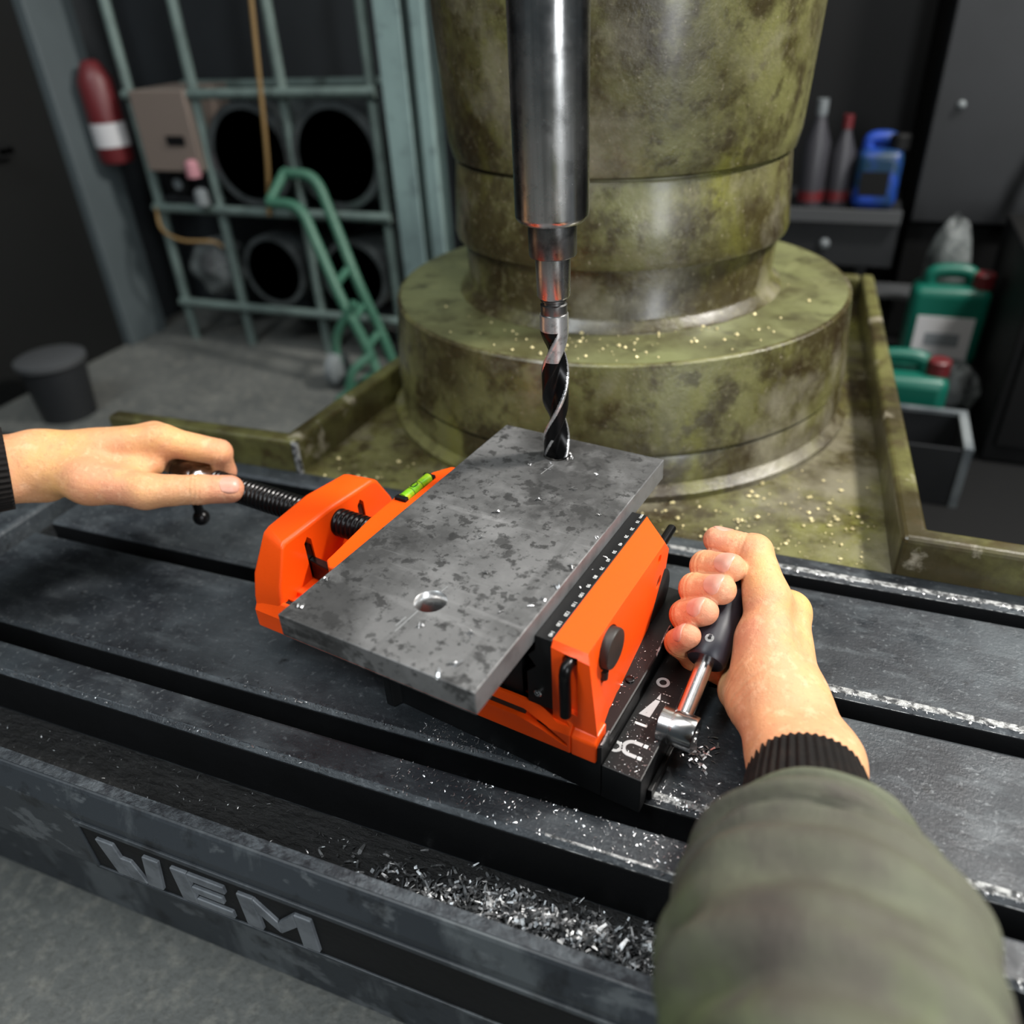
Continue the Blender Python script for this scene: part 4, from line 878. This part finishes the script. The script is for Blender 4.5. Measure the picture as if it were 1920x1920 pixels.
# loose chips lying on the plate, each its own
spots = [(-131, 118, 1.6), (-115, 143, 1.3), (-150, 92, 1.5), (-143, 62, 1.1), (-108, 168, .9), (-128, -31, 1.3), (-98, -22, 1.5), (-92, 2, 1.1), (-92, -47, 1.6), (-96, -57, 1.4), (-203, -49, 1.6), (-208, -20, 1.5),
         (-74, 60, 1.3), (-74.5, 38, 1.4), (-75, 23, 1.5), (-80, 15, 1.2), (-74, 95, 1.0), (-147, 170, .8), (-160, 160, .8), (-140, 189, 1.2), (-136, 184, 1.4), (-138, 179, 1.2), (-84, 120, .8), (-120, 30, .8)]
for i, (x, y, s_) in enumerate(spots):
    mb = MB()
    c = tow(x, y, PZ * 1000 + .5)
    for _ in range(3): chip_into(mb, c + Vector((rnd.uniform(-1, 1), rnd.uniform(-1, 1), rnd.uniform(0, .6))) * .0011 * s_, .0013 * s_, .5)
    single(mb, 'metal_chip', M['chip'], c, 'tiny bright metal chip lying on the clamped steel plate', 'metal chip', 'loose chips on the steel plate')
for i, (x, y, z, s_) in enumerate(((-67.5, 56, 114.2, 1.1), (-68, 76, 114.2, .8), (-66.5, 92, 114.2, .8))):
    mb = MB(); c = tow(x, y, z); chip_into(mb, c, .0013 * s_, .3); chip_into(mb, c, .0010 * s_, .3)
    single(mb, 'metal_chip', M['chip'], c, 'tiny bright metal chip lying on the black scale strip', 'metal chip', 'loose chips on the scale strip')
def stuff(name, n, fn, size, m, label, up=.3):
    mb = MB()
    for _ in range(n):
        p = fn()
        if p is None: continue
        if m is M['chipgold']: grain_into(mb, p, size * rnd.choice((.5, .7, .9, 1.3, 1.9)))
        else: chip_into(mb, p, size * rnd.uniform(.4, 1.3), up)
    me = mb.mesh(name); o = bpy.data.objects.new(name, me); COL.objects.link(o); me.materials.append(m); tag(o, label, 'metal swarf', kind='stuff'); return o
def f_front():   # scattered in front of the vise
    t = rnd.random() ** .7; x = -.16 + .26 * rnd.random(); y = rnd.gauss(.012, .012) if rnd.random() < .55 else rnd.uniform(-.036, .02)
    if -.0105 < y < .010: return (x, y, -.0295)
    return (x, y, .0006)
stuff('metal_swarf', 2200, f_front, .0008, M['chip'], 'fine bright metal swarf scattered on the bed in front of the vise')
stuff('metal_swarf', 1100, lambda: (rnd.uniform(.02, .8), [.1415, .2775, .0105, -.0368][rnd.randrange(4)] + abs(rnd.gauss(0, .0022)), .0007), .0012, M['chip'], 'bright swarf lying along the slot edges right of the vise')
stuff('metal_swarf', 500, lambda: (rnd.uniform(-.62, -.15), [.141, .0105, -.0368][rnd.randrange(3)] + abs(rnd.gauss(0, .0025)), .0005), .0009, M['chipdark'], 'grey swarf along the slot edges left of the vise')
stuff('metal_swarf', 500, lambda: (rnd.uniform(-.6, .2), rnd.uniform(-.0095, .004), -.0295), .0016, M['chipdark'], 'oily swarf in the bottom of the front T-slot')
def f_gut():
    x = rnd.gauss(-.03, .055); r_ = abs(rnd.gauss(0, 1)); y = max(-.086, min(-.04, rnd.gauss(-.066, .010))); h = max(0, .018 * math.exp(-((x + .03) / .06) ** 2) * math.exp(-((y + .066) / .013) ** 2))
    return (x, y, -.0472 + h * rnd.random())
stuff('swarf_heap', 2600, f_gut, .0027, M['chipdark'], 'heap of curled steel swarf in the front gutter of the bed', .9)
stuff('metal_swarf', 700, lambda: (rnd.uniform(-.6, .5), rnd.uniform(-.086, -.04), -.047), .0011, M['chipdark'], 'scattered swarf on the oily gutter floor', .5)
def f_flange():
    r_ = rnd.uniform(.185, .252); a = rnd.gauss(-1.35, .5); return (cc[0] + r_ * math.cos(a), cc[1] + r_ * math.sin(a), .1374)
stuff('metal_swarf', 85, f_flange, .0019, M['chipgold'], 'pale metal chips on top of the green column flange')
def f_pan():
    x = rnd.gauss(.03, .09); y = rnd.uniform(.303, .46)
    if math.hypot(x - cc[0], y - cc[1]) < .279 or x > .135: x = rnd.uniform(-.43, .13); y = rnd.uniform(.304, .36)
    if math.hypot(x - cc[0], y - cc[1]) < .279: return None
    return (x, y, -.0018)
stuff('metal_swarf', 190, f_pan, .0019, M['chipgold'], 'pale metal chips in the green coolant pan')
stuff('metal_swarf', 170, lambda: (lambda a, r_: (a[0], a[1], a[2]))(tow(rnd.uniform(-25, -1), min(118, abs(rnd.gauss(0, 38))), 30.3), 0), .00042, M['chip'], 'fine bright swarf dust on the black switch housing')
stuff('metal_swarf', 60, lambda: tuple(tow(rnd.uniform(-40, -28), rnd.uniform(34, 110), 44.9)), .0005, M['chip'], 'fine bright swarf dust on the black vise base')
stuff('metal_swarf', 60, lambda: tuple(tow(18 + rnd.gauss(0, 5), 62 + rnd.gauss(0, 9), .8)), .0022, M['chip'], 'small bright swarf cluster beside the switch lever')
